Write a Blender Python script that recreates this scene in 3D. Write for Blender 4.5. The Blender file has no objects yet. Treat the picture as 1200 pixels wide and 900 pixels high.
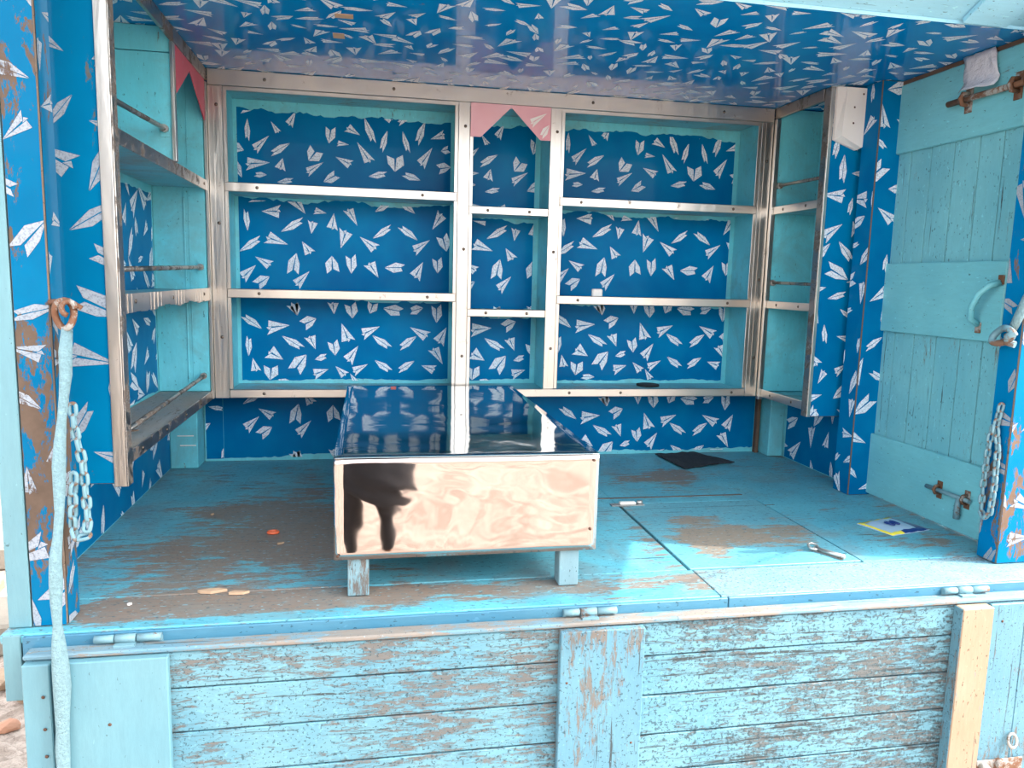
import bpy, bmesh, math, random
from mathutils import Vector, Matrix
from math import sin, cos, pi, radians
SC = bpy.context.scene
COL = SC.collection

# ---------------------------------------------------------------- camera
CX, CY, CZ = 0.5174, -2.7285, 0.6959
YAW, PITCH, ROLL, FPX = -0.1868, -0.1353, 0.025, 894.3
cam = bpy.data.objects.new('camera', bpy.data.cameras.new('camera')); COL.objects.link(cam)
cy, sy = cos(YAW), sin(YAW)
F = Vector((-sy, cy, 0)); R = Vector((cy, sy, 0)); U = Vector((0, 0, 1))
c, s = cos(PITCH), sin(PITCH); F, U = c*F+s*U, -s*F+c*U
c, s = cos(ROLL), sin(ROLL); R, U = c*R+s*U, -s*R+c*U
M = Matrix((R, U, -F)).transposed().to_4x4(); M.translation = Vector((CX, CY, CZ))
cam.matrix_world = M
cam.data.sensor_width = 36; cam.data.lens = FPX*36/1200; cam.data.clip_start = 0.02
SC.camera = cam

# ---------------------------------------------------------------- light
SUN_DIR = Vector((-3.3, 1.0, -4.0)).normalized()      # travel direction of the sunlight
sun = bpy.data.objects.new('sun', bpy.data.lights.new('sun', 'SUN')); COL.objects.link(sun)
sun.rotation_euler = SUN_DIR.to_track_quat('-Z', 'Y').to_euler()
sun.data.energy = 2.5; sun.data.angle = radians(0.6); sun.data.color = (1.0, 0.96, 0.9)
W = bpy.data.worlds.new('World'); SC.world = W; W.use_nodes = True
wn = W.node_tree; wn.nodes.clear()
sky = wn.nodes.new('ShaderNodeTexSky'); sky.sky_type = 'NISHITA'; sky.sun_disc = False
sky.sun_elevation = radians(49); sky.sun_rotation = radians(107); sky.air_density = 1.0; sky.dust_density = 3.0; sky.ozone_density = 1.0
hs = wn.nodes.new('ShaderNodeHueSaturation'); hs.inputs['Saturation'].default_value = 0.28
bgn = wn.nodes.new('ShaderNodeBackground'); bgn.inputs[1].default_value = 0.44
wo = wn.nodes.new('ShaderNodeOutputWorld')
wn.links.new(sky.outputs[0], hs.inputs['Color']); wn.links.new(hs.outputs[0], bgn.inputs[0]); wn.links.new(bgn.outputs[0], wo.inputs[0])
SC.view_settings.view_transform = 'Standard'; SC.view_settings.look = 'None'
SC.view_settings.gamma = 1.0; SC.view_settings.use_curve_mapping = False
SC.view_settings.exposure = 1.38
WALLPAPER = [(0.155,1.282,0.071,1.277,0.046,0),(0.095,1.239,0.094,1.161,0.02,1),(0.261,1.275,0.235,1.222,0.031,0),(0.174,1.234,0.201,1.195,0.021,0),(0.312,1.298,0.367,1.282,0.035,0),(0.167,1.184,0.114,1.131,0.034,0),(0.239,1.161,0.169,1.118,0.026,1),(0.169,1.091,0.084,1.082,0.045,0),(0.081,1.129,0.029,1.142,0.038,2),(0.071,1.034,0.036,1.106,0.032,1),(0.213,1.109,0.203,1.067,0.04,0),(0.157,1.047,0.114,1.046,0.021,1),(0.375,1.169,0.383,1.229,0.038,2),(0.485,1.204,0.437,1.229,0.033,0),(0.446,1.168,0.403,1.171,0.021,0),(0.304,1.104,0.334,1.147,0.058,2),(0.356,1.102,0.294,1.061,0.031,0),(0.398,1.123,0.455,1.097,0.034,0),(0.355,1.032,0.406,1.063,0.035,2),(0.475,1.179,0.523,1.107,0.038,0),(0.502,1.266,0.537,1.176,0.027,1),(0.584,1.225,0.561,1.149,0.023,1),(0.532,1.293,0.605,1.264,0.032,0),(0.69,1.29,0.619,1.259,0.032,0),(0.612,1.081,0.612,1.142,0.065,2),(0.639,1.227,0.662,1.149,0.021,1),(0.721,1.264,0.69,1.181,0.028,1),(0.748,1.174,0.703,1.106,0.04,0),(0.516,1.06,0.584,1.073,0.025,1),(0.705,1.053,0.638,1.074,0.027,1),(0.741,1.204,0.794,1.225,0.032,0),(0.149,1.332,0.104,1.31,0.024,1),(0.407,1.302,0.396,1.333,0.031,0),(0.46,1.323,0.537,1.322,0.027,1),(0.688,1.32,0.768,1.321,0.022,1),(0.192,1.024,0.251,1.035,0.021,1),(0.817,1.108,0.766,1.097,0.039,2),(0.78,1.163,0.812,1.172,0.028,2),(0.29,0.916,0.245,0.973,0.049,0),(0.365,0.921,0.32,0.929,0.026,0),(0.137,0.919,0.204,0.921,0.046,0),(0.203,0.85,0.285,0.897,0.028,1),(0.087,0.848,0.082,0.926,0.022,1),(0.31,0.845,0.316,0.892,0.036,0),(0.391,0.922,0.384,0.862,0.041,0),(0.475,0.88,0.44,0.942,0.037,0),(0.415,0.797,0.435,0.864,0.052,0),(0.539,0.934,0.594,0.969,0.025,1),(0.685,0.932,0.632,0.973,0.026,1),(0.531,0.837,0.601,0.884,0.025,1),(0.696,0.834,0.626,0.885,0.026,1),(0.483,0.841,0.545,0.796,0.041,0),(0.742,0.837,0.68,0.793,0.038,0),(0.751,0.876,0.789,0.938,0.042,0),(0.806,0.797,0.786,0.86,0.047,2),(0.057,0.775,0.135,0.827,0.028,1),(0.227,0.804,0.15,0.829,0.047,0),(0.193,0.968,0.083,0.96,0.024,2),(0.256,0.774,0.241,0.695,0.045,2),(0.277,0.817,0.307,0.772,0.04,0),(0.112,0.757,0.167,0.726,0.037,0),(0.114,0.727,0.063,0.678,0.041,0),(0.16,0.687,0.11,0.652,0.041,2),(0.382,0.768,0.386,0.704,0.05,2),(0.453,0.705,0.451,0.776,0.04,2),(0.552,0.692,0.516,0.748,0.045,0),(0.575,0.731,0.65,0.733,0.04,1),(0.717,0.754,0.685,0.693,0.047,0),(0.773,0.714,0.77,0.774,0.039,2),(0.302,0.71,0.251,0.655,0.04,0),(0.13,0.495,0.06,0.546,0.029,1),(0.229,0.51,0.146,0.5,0.053,0),(0.324,0.537,0.273,0.509,0.045,2),(0.256,0.547,0.239,0.59,0.044,0),(0.081,0.395,0.083,0.47,0.024,1),(0.204,0.383,0.151,0.413,0.055,0),(0.202,0.471,0.278,0.424,0.03,1),(0.321,0.422,0.299,0.473,0.042,0),(0.287,0.402,0.24,0.336,0.055,2),(0.156,0.306,0.161,0.363,0.055,2),(0.318,0.384,0.363,0.399,0.025,1),(0.367,0.347,0.311,0.326,0.042,0),(0.393,0.399,0.383,0.457,0.041,2),(0.416,0.52,0.443,0.45,0.05,0),(0.557,0.51,0.489,0.478,0.044,0),(0.53,0.477,0.599,0.428,0.029,1),(0.696,0.474,0.629,0.426,0.03,1),(0.67,0.509,0.739,0.472,0.043,0),(0.809,0.51,0.777,0.447,0.049,0),(0.477,0.436,0.436,0.375,0.045,0),(0.393,0.359,0.431,0.322,0.035,0),(0.513,0.367,0.456,0.336,0.035,0),(0.539,0.383,0.601,0.339,0.028,1),(0.688,0.379,0.624,0.339,0.028,1),(0.714,0.363,0.768,0.345,0.038,0),(0.796,0.368,0.758,0.432,0.043,0),(0.096,0.388,0.108,0.337,0.036,0),(0.457,0.539,0.448,0.598,0.046,2),(0.521,0.558,0.534,0.602,0.041,2),(0.571,0.58,0.644,0.567,0.046,1),(0.719,0.582,0.668,0.567,0.037,1),(0.771,0.527,0.77,0.597,0.041,2),(0.235,0.298,0.178,0.3,0.025,1),(0.447,0.331,0.474,0.289,0.028,0),(0.389,0.554,0.385,0.599,0.041,0),(0.256,0.547,0.244,0.597,0.036,1)]

# ---------------------------------------------------------------- materials
def lin(r, g, b):
    f = lambda v: (v/255/12.92 if v/255 <= 0.04045 else ((v/255+0.055)/1.055)**2.4)
    return (f(r), f(g), f(b), 1.0)
class N:
    """tiny node builder"""
    def __init__(s, name):
        s.m = bpy.data.materials.new(name); s.m.use_nodes = True; s.t = s.m.node_tree
        s.t.nodes.clear(); s.out = s.t.nodes.new('ShaderNodeOutputMaterial')
        s.b = s.t.nodes.new('ShaderNodeBsdfPrincipled'); s.t.links.new(s.b.outputs[0], s.out.inputs[0])
        s.tc = s.t.nodes.new('ShaderNodeTexCoord')
    def link(s, a, b): s.t.links.new(a, b)
    def mapping(s, scale, loc=(0, 0, 0)):
        m = s.t.nodes.new('ShaderNodeMapping'); m.inputs['Scale'].default_value = scale; m.inputs['Location'].default_value = loc
        s.link(s.tc.outputs['Object'], m.inputs[0]); return m.outputs[0]
    def noise(s, vec, scale=5, detail=4, rough=0.6, dist=0.0):
        n = s.t.nodes.new('ShaderNodeTexNoise'); n.inputs['Scale'].default_value = scale; n.inputs['Detail'].default_value = detail
        n.inputs['Roughness'].default_value = rough; n.inputs['Distortion'].default_value = dist; s.link(vec, n.inputs['Vector']); return n.outputs[0]
    def ramp(s, fac, lo, hi):
        r = s.t.nodes.new('ShaderNodeMapRange'); r.inputs['From Min'].default_value = lo; r.inputs['From Max'].default_value = hi
        s.link(fac, r.inputs['Value']); return r.outputs[0]
    def math(s, op, a, b=None, clamp=False):
        m = s.t.nodes.new('ShaderNodeMath'); m.operation = op; m.use_clamp = clamp
        for i, v in enumerate((a, b)):
            if v is None: continue
            if isinstance(v, (int, float)): m.inputs[i].default_value = v
            else: s.link(v, m.inputs[i])
        return m.outputs[0]
    def mix(s, fac, a, b):
        m = s.t.nodes.new('ShaderNodeMix'); m.data_type = 'RGBA'
        for k, v in ((0, fac), (6, a), (7, b)):
            if isinstance(v, (int, float)): m.inputs[k].default_value = v
            elif isinstance(v, tuple): m.inputs[k].default_value = v
            else: s.link(v, m.inputs[k])
        return m.outputs[2]
    def blob(s, c, r, soft=0.5):
        """1 inside an ellipsoid centred at c with radii r, fading outwards"""
        v = s.t.nodes.new('ShaderNodeVectorMath'); v.operation = 'SUBTRACT'; v.inputs[1].default_value = c; s.link(s.tc.outputs['Object'], v.inputs[0])
        d = s.t.nodes.new('ShaderNodeVectorMath'); d.operation = 'DIVIDE'; d.inputs[1].default_value = r; s.link(v.outputs[0], d.inputs[0])
        l = s.t.nodes.new('ShaderNodeVectorMath'); l.operation = 'LENGTH'; s.link(d.outputs[0], l.inputs[0])
        return s.ramp(l.outputs['Value'], 1.0+soft, 1.0-soft)
    def bump(s, h, strength=0.3, dist=0.01):
        b = s.t.nodes.new('ShaderNodeBump'); b.inputs['Strength'].default_value = strength; b.inputs['Distance'].default_value = dist
        s.link(h, b.inputs['Height']); s.link(b.outputs[0], s.b.inputs['Normal'])
    def set(s, **k):
        for n, v in k.items():
            n = n.replace('_', ' ')
            if isinstance(v, (int, float, tuple)): s.b.inputs[n].default_value = v
            else: s.link(v, s.b.inputs[n])
        return s.m

def paint(name, base, base2, wear, amount=0.3, grain='x', gscale=1.0, rough=0.55, dirt=None, dirt_amt=0.0, blobs=(), crack=0.0, bumpiness=0.35, speck=0.4):
    """weathered paint on wood: base/base2 vary softly, wear shows through along the grain; blobs: worn places (c, r, strength)"""
    n = N(name)
    st = {'x': (1.6, 9, 9), 'y': (9, 1.6, 9), 'z': (9, 9, 1.6), 'n': (5, 5, 5)}[grain]
    st = tuple(v*gscale for v in st)
    g = n.noise(n.mapping(st), 4.0, 8, 0.72, 0.4)
    big = n.noise(n.mapping((1, 1, 1), (3, 1, 7)), 3.2, 4, 0.6, 0.5)
    soft = n.noise(n.mapping((1, 1, 1), (9, 2, 4)), 6, 3, 0.5)
    col = n.mix(n.ramp(soft, 0.35, 0.65), base, base2)
    fine = n.noise(n.mapping(tuple(v_*1.3 for v_ in st), (4, 4, 4)), 16.0, 6, 0.8, 0.2)
    v = n.math('ADD', n.math('ADD', n.math('MULTIPLY', g, 0.42), n.math('MULTIPLY', fine, 0.26)), n.math('MULTIPLY', big, 0.32))
    for (c, r, k) in blobs:
        v = n.math('ADD', v, n.math('MULTIPLY', n.blob(c, r), k))
    th = 0.63-0.22*amount
    mask = n.ramp(v, th, th+0.03)
    wcol = n.mix(n.noise(n.mapping(st, (2, 2, 2)), 9, 4), wear, tuple(c*0.62 for c in wear[:3])+(1,))
    col = n.mix(mask, col, wcol)
    if dirt:
        dm = n.noise(n.mapping((2.2, 2.2, 2.2), (1, 8, 3)), 2.5, 6, 0.7, 0.6)
        col = n.mix(n.math('MULTIPLY', n.ramp(dm, 0.48, 0.66), dirt_amt), col, dirt)
    if crack > 0:
        cs = {'x': (1.0, 30, 30), 'y': (30, 1.0, 30), 'z': (30, 30, 1.0), 'n': (12, 12, 12)}[grain]
        ck = n.ramp(n.noise(n.mapping(cs), 3.0, 5, 0.7, 0.2), 0.66-0.06*crack, 0.70-0.06*crack)
        col = n.mix(ck, col, (0.03, 0.035, 0.035, 1))
    ss = tuple(0.45 if q < 2 else 1.0 for q in st)
    sp = n.ramp(n.noise(n.mapping(ss, (7, 7, 7)), 150, 2, 0.6), 0.70-0.10*speck, 0.73-0.10*speck)
    col = n.mix(n.math('MULTIPLY', sp, 0.75), col, tuple(q*0.16 for q in base[:3])+(1,))
    sp2 = n.ramp(n.noise(n.mapping(ss, (17, 7, 3)), 110, 2, 0.6), 0.70-0.08*speck, 0.74-0.08*speck)
    col = n.mix(n.math('MULTIPLY', sp2, 0.4), col, tuple(min(1, q*1.5+0.04) for q in base[:3])+(1,))
    col = n.mix(n.math('MULTIPLY', n.ramp(n.noise(n.mapping(st, (3, 9, 2)), 11, 6, 0.8), 0.38, 0.62), 0.22), col, tuple(q*0.6 for q in base[:3])+(1,))
    hgt = n.math('SUBTRACT', n.math('MULTIPLY', g, 0.5), n.math('MULTIPLY', mask, 0.6))
    n.bump(hgt, bumpiness, 0.004)
    return n.set(Base_Color=col, Roughness=rough)

BROWN = lin(150, 112, 84); GREYW = lin(170, 150, 132); CREAMW = lin(225, 196, 160)
m_teal = paint('teal_interior_paint', lin(112, 207, 220), lin(98, 196, 210), lin(110, 100, 85), 0.14, 'z', speck=0.0, rough=0.42, dirt=lin(105, 110, 100), dirt_amt=0.35)
m_teal_h = paint('teal_shelf_paint', lin(116, 190, 200), lin(98, 176, 190), lin(120, 105, 90), 0.3, 'x', rough=0.5, dirt=lin(135, 128, 118), dirt_amt=0.8)
m_door = paint('teal_door_paint', lin(122, 190, 198), lin(108, 178, 190), lin(130, 125, 110), 0.22, 'z', rough=0.5, crack=0.25)
m_doorb = paint('teal_door_board_paint', lin(120, 194, 202), lin(112, 186, 196), lin(120, 105, 90), 0.08, 'y', rough=0.45, crack=0.0, speck=0.1)
m_floor = paint('worn_deck_paint', lin(96, 174, 190), lin(80, 158, 178), lin(140, 118, 102), 0.38, 'x', 1.1, rough=0.5, dirt=lin(120, 122, 118), dirt_amt=0.55, crack=0.5, speck=0.8,
    blobs=[((0.22, -0.78, 0), (0.34, 0.28, 1), 0.095), ((0.30, -0.45, 0), (0.22, 0.28, 1), 0.08), ((0.05, -0.42, 0), (0.12, 0.05, 1), 0.08), ((0.33, -0.60, 0), (0.16, 0.2, 1), 0.04),
           ((1.55, -0.15, 0), (0.25, 0.09, 1), 0.09), ((0.75, -1.10, 0), (0.6, 0.05, 1), 0.09), ((0.25, -1.10, 0), (0.45, 0.06, 1), 0.10), ((1.9, -1.12, 0), (0.3, 0.05, 1), 0.08)])
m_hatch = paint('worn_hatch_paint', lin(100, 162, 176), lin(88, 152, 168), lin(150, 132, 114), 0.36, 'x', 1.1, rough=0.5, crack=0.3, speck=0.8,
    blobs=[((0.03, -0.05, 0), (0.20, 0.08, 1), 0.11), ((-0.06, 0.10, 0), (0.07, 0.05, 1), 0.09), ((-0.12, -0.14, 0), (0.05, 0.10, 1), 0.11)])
m_lip = paint('blue_edge_paint', lin(60, 116, 142), lin(72, 124, 146), lin(116, 108, 102), 0.10, 'x', rough=0.4)
m_boards = paint('weathered_front_boards', lin(88, 138, 154), lin(104, 150, 162), lin(116, 110, 104), 0.55, 'x', 2.3, rough=0.65, crack=0.7, speck=1.0, bumpiness=0.6)
m_boards2 = paint('sun_bleached_front_boards', lin(88, 138, 154), lin(104, 150, 162), lin(104, 102, 98), 0.52, 'x', 2.8, rough=0.65, crack=1.2, bumpiness=0.8, speck=1.3)
m_batten = paint('peeling_batten_paint', lin(84, 130, 148), lin(92, 136, 150), lin(118, 108, 98), 0.42, 'z', 1.8, rough=0.6, crack=0.6, bumpiness=0.5, speck=0.8)
m_sunpale = paint('painted_sunlight_strip', lin(118, 152, 162), lin(104, 146, 160), lin(140, 124, 110), 0.36, 'x', 1.4, rough=0.6, crack=0.8, speck=1.2)  # pale base paints in the sunlight's whitening; wear and cracks are the deck's own
m_smooth = paint('smooth_pale_blue_paint', lin(96, 142, 154), lin(102, 146, 156), lin(120, 112, 104), 0.02, 'z', rough=0.45, speck=-0.2)
m_bare = paint('bare_wood_batten', lin(150, 128, 104), lin(160, 138, 116), lin(90, 124, 136), 0.25, 'z', 1.2, rough=0.7, crack=0.3)
m_ledge = paint('worn_top_edge', lin(112, 140, 150), lin(92, 134, 150), lin(146, 134, 122), 0.62, 'x', 1.3, rough=0.7, crack=0.5)
m_flap = paint('pale_awning_paint', lin(150, 206, 226), lin(142, 200, 222), lin(170, 140, 120), 0.03, 'x', rough=0.55, crack=0.15)
m_outer = paint('outer_pale_paint', lin(104, 146, 154), lin(98, 140, 150), lin(120, 106, 92), 0.10, 'z', rough=0.55, speck=-0.2)
m_wood_dark = paint('dark_old_wood', lin(118, 98, 82), lin(96, 84, 74), lin(130, 110, 92), 0.3, 'x', rough=0.8)

def paper(name, col, col2, wear, amount, rough=0.3, grain='z', blobs=(), mottle=None, coat=0.05):
    n = N(name)
    st = {'x': (2, 9, 9), 'z': (8, 8, 3), 'n': (6, 6, 6)}[grain]
    g = n.noise(n.mapping(st), 3.4, 8, 0.72, 0.3); big = n.noise(n.mapping((1, 1, 1), (5, 5, 5)), 3.5, 3, 0.6)
    c0 = n.mix(n.ramp(n.noise(n.mapping((1, 1, 1), (1, 2, 3)), 4.5, 3), 0.35, 0.65), col, col2)
    v = n.math('ADD', n.math('MULTIPLY', g, 0.62), n.math('MULTIPLY', big, 0.38))
    for (c, r, k) in blobs:
        v = n.math('ADD', v, n.math('MULTIPLY', n.blob(c, r), k))
    th = 0.66-0.28*amount
    mask = n.ramp(v, th, th+0.02)
    w = n.mix(n.noise(n.mapping((1, 1, 1)), 30, 4), wear, tuple(x*0.5 for x in wear[:3])+(1,))
    c1 = n.mix(mask, c0, w)
    if mottle:
        c1 = n.mix(n.math('MULTIPLY', n.ramp(n.noise(n.mapping((1, 1, 1)), 230, 3, 0.7), 0.48, 0.62), 0.6), c1, mottle)
    n.bump(n.noise(n.mapping((1, 1, 1)), 4.5, 2, 0.4), 0.35, 0.012)
    r = n.math('ADD', n.math('MULTIPLY', mask, 0.5), rough)
    return n.set(Base_Color=c1, Roughness=r, Coat_Weight=coat, Coat_Roughness=0.06, Specular_IOR_Level=0.03)
BL, BL2 = lin(0, 98, 150), lin(0, 114, 164)
m_blue = paper('blue_plane_paper', BL, BL2, lin(70, 150, 170), 0.0)
m_plane = paper('printed_planes', lin(222, 232, 240), lin(212, 224, 234), lin(120, 170, 185), 0.03, mottle=lin(110, 125, 145))
m_bluec = paper('glossy_ceiling_paper', lin(0, 112, 176), lin(0, 126, 188), lin(120, 100, 90), 0.0, rough=0.2, coat=0.5)
m_bluef = paper('end_panel_paper', lin(0, 98, 140), lin(0, 106, 148), lin(100, 104, 104), 0.22, rough=0.35, grain='z', coat=0.15)  # scuffed blue paper on the left shelf unit's end panel
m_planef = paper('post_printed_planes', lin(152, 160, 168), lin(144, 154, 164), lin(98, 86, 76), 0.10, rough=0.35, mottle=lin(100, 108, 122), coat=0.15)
PB = [((-0.1, -1.167, 0.16), (0.2, 0.2, 0.2), 0.045), ((-0.1, -1.167, 0.45), (0.2, 0.2, 0.10), 0.05), ((-0.12, -1.167, 0.9), (0.02, 0.2, 0.2), 0.06)]
m_bluep = paper('rusty_post_paper', lin(0, 92, 132), lin(0, 100, 140), lin(108, 92, 80), 0.36, rough=0.45, blobs=PB, coat=0.1)
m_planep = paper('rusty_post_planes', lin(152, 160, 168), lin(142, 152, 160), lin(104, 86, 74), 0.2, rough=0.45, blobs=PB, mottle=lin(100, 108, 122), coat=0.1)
PR = [((2.1, -1.1, 0.2), (0.3, 0.3, 0.24), 0.085)]
m_bluer = paper('right_post_paper', lin(0, 104, 156), lin(0, 112, 162), lin(128, 106, 90), 0.2, rough=0.4, blobs=PR, coat=0.1)
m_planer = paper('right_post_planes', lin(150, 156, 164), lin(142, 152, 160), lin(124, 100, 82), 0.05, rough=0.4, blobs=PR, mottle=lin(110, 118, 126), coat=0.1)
m_pink = paper('pink_pennant', lin(232, 186, 190), lin(222, 160, 168), lin(240, 225, 225), 0.15, rough=0.4)
m_pinkd = paper('rose_pennant', lin(205, 96, 112), lin(190, 84, 100), lin(230, 180, 185), 0.25, rough=0.4)

def metal(name, col, rough, wav=0.1, scale=6.0, dist=0.003, stain=None, stain_amt=0.0, detail=2, stretch=(1, 1, 1), metallic=1.0):
    n = N(name); c0 = n.mix(n.noise(n.mapping((1, 1, 1)), 7, 3), col, tuple(x*0.86 for x in col[:3])+(1,))
    mk = None
    if stain:
        mk = n.ramp(n.noise(n.mapping((3, 3, 3)), 4, 7, 0.75, 0.5), 0.64-0.3*stain_amt, 0.70-0.3*stain_amt)
        c0 = n.mix(mk, c0, stain)
    n.bump(n.noise(n.mapping(stretch), scale, detail, 0.5, 0.6), wav, dist)
    kw = dict(Base_Color=c0, Roughness=rough, Metallic=metallic)
    if mk is not None:
        kw['Metallic'] = n.math('SUBTRACT', metallic, n.math('MULTIPLY', mk, metallic)); kw['Roughness'] = n.math('ADD', n.math('MULTIPLY', mk, 0.4), rough)
    return n.set(**kw)
m_steel = metal('shelf_edge_steel', lin(214, 207, 199), 0.32, 0.5, 9, 0.006, lin(140, 124, 108), 0.05, 3, (1, 1, 0.4))
m_steelt = metal('post_strip_steel', lin(214, 208, 200), 0.32, 0.30, 10, 0.006, lin(140, 124, 108), 0.05, 3, (3, 3, 0.35))
m_steeld = metal('tarnished_steel', lin(160, 154, 148), 0.35, 0.5, 30, 0.003, lin(96, 86, 78), 0.42, 3)
m_mirror = metal('polished_bench_front', lin(198, 190, 186), 0.04, 0.30, 4.2, 0.010, None, 0, 2, (1, 1, 1))
m_mirrort = metal('polished_bench_top', lin(172, 178, 182), 0.07, 0.15, 7, 0.008, None, 0, 2)
m_rust = metal('rusty_iron', lin(120, 84, 62), 0.7, 0.7, 60, 0.004, lin(150, 150, 145), 0.45, 4, metallic=0.3)
m_rustp = metal('painted_rusty_iron', lin(110, 148, 158), 0.5, 0.6, 60, 0.003, lin(112, 86, 70), 0.38, 4, metallic=0.0)
m_nail = metal('rivet_metal', lin(120, 108, 98), 0.4, 0.2, 60, 0.001)
m_zinc = metal('zinc_hardware', lin(190, 188, 184), 0.35, 0.3, 40, 0.002, lin(100, 88, 76), 0.3, 3, metallic=0.8)

def plain(name, col, rough=0.5, col2=None, scale=20, bump=0.0, **k):
    n = N(name); c0 = n.mix(n.noise(n.mapping((1, 1, 1)), scale, 5, 0.65), col, col2 or tuple(x*0.8 for x in col[:3])+(1,))
    if bump: n.bump(n.noise(n.mapping((1, 1, 1)), scale*1.5, 6, 0.65), bump, 0.01)
    return n.set(Base_Color=c0, Roughness=rough, **k)
m_white = plain('white_plastic', lin(236, 232, 226), 0.4, lin(226, 220, 212), 12)
m_screw = plain('rusty_screw', lin(90, 60, 44), 0.7)
m_dark = plain('dark_gap', lin(30, 34, 36), 0.9)
m_brownend = plain('aged_brown_edge', lin(112, 88, 70), 0.8, lin(70, 56, 48), 14, 0.3)
m_bag = plain('clear_wrap', lin(240, 238, 240), 0.2, lin(214, 212, 220), 22, 0.9, Transmission_Weight=0.15, Coat_Weight=0.5)
m_mat = plain('black_mesh', lin(24, 26, 30), 0.8, lin(50, 56, 60), 90, 0.4)
m_orange = plain('orange_plastic', lin(232, 110, 70), 0.4)
m_yellow = plain('yellow_print', lin(232, 216, 70), 0.35)
m_packet = plain('silver_blue_print', lin(150, 180, 204), 0.3, lin(170, 190, 210))
m_navy = plain('navy_print', lin(20, 50, 120), 0.35)
m_ropep = plain('painted_rope', lin(150, 186, 194), 0.75, lin(98, 130, 136), 130, 0.9)
def _ground():
    n = N('gravelly_ground'); a = n.noise(n.mapping((1, 1, 1)), 3.2, 8, 0.72, 1.6); f = n.noise(n.mapping((1, 1, 1)), 26, 4, 0.7, 0.8)
    col = n.mix(n.ramp(a, 0.42, 0.58), lin(184, 166, 152), lin(144, 126, 112)); col = n.mix(n.math('MULTIPLY', n.ramp(f, 0.5, 0.62), 0.55), col, lin(112, 96, 84))
    vn = n.noise(n.mapping((1, 1, 1), (4, 4, 4)), 5.5, 5, 0.6, 3.5); v1 = n.math('ABSOLUTE', n.math('SUBTRACT', vn, 0.5)); col = n.mix(n.math('MULTIPLY', n.ramp(v1, 0.012, 0.0), 0.6), col, lin(96, 78, 66))
    n.bump(f, 0.8, 0.02); return n.set(Base_Color=col, Roughness=0.95)
m_ground = _ground()
m_conc = plain('old_concrete', lin(150, 140, 126), 0.9, lin(112, 104, 94), 8, 0.7)
m_rock = plain('rubble_stone', lin(176, 150, 124), 0.9, lin(140, 118, 98), 16, 0.8)
m_brick = plain('broken_brick', lin(190, 140, 112), 0.9, lin(170, 120, 96), 16, 0.5)
m_plaster = plain('pale_plaster', lin(226, 218, 204), 0.9, lin(206, 196, 180), 3, 0.3)
m_blackc = plain('black_cable', lin(30, 30, 32), 0.6)
m_debris = plain('flaked_paint', lin(200, 170, 140), 0.8, lin(160, 130, 104), 30)

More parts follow.
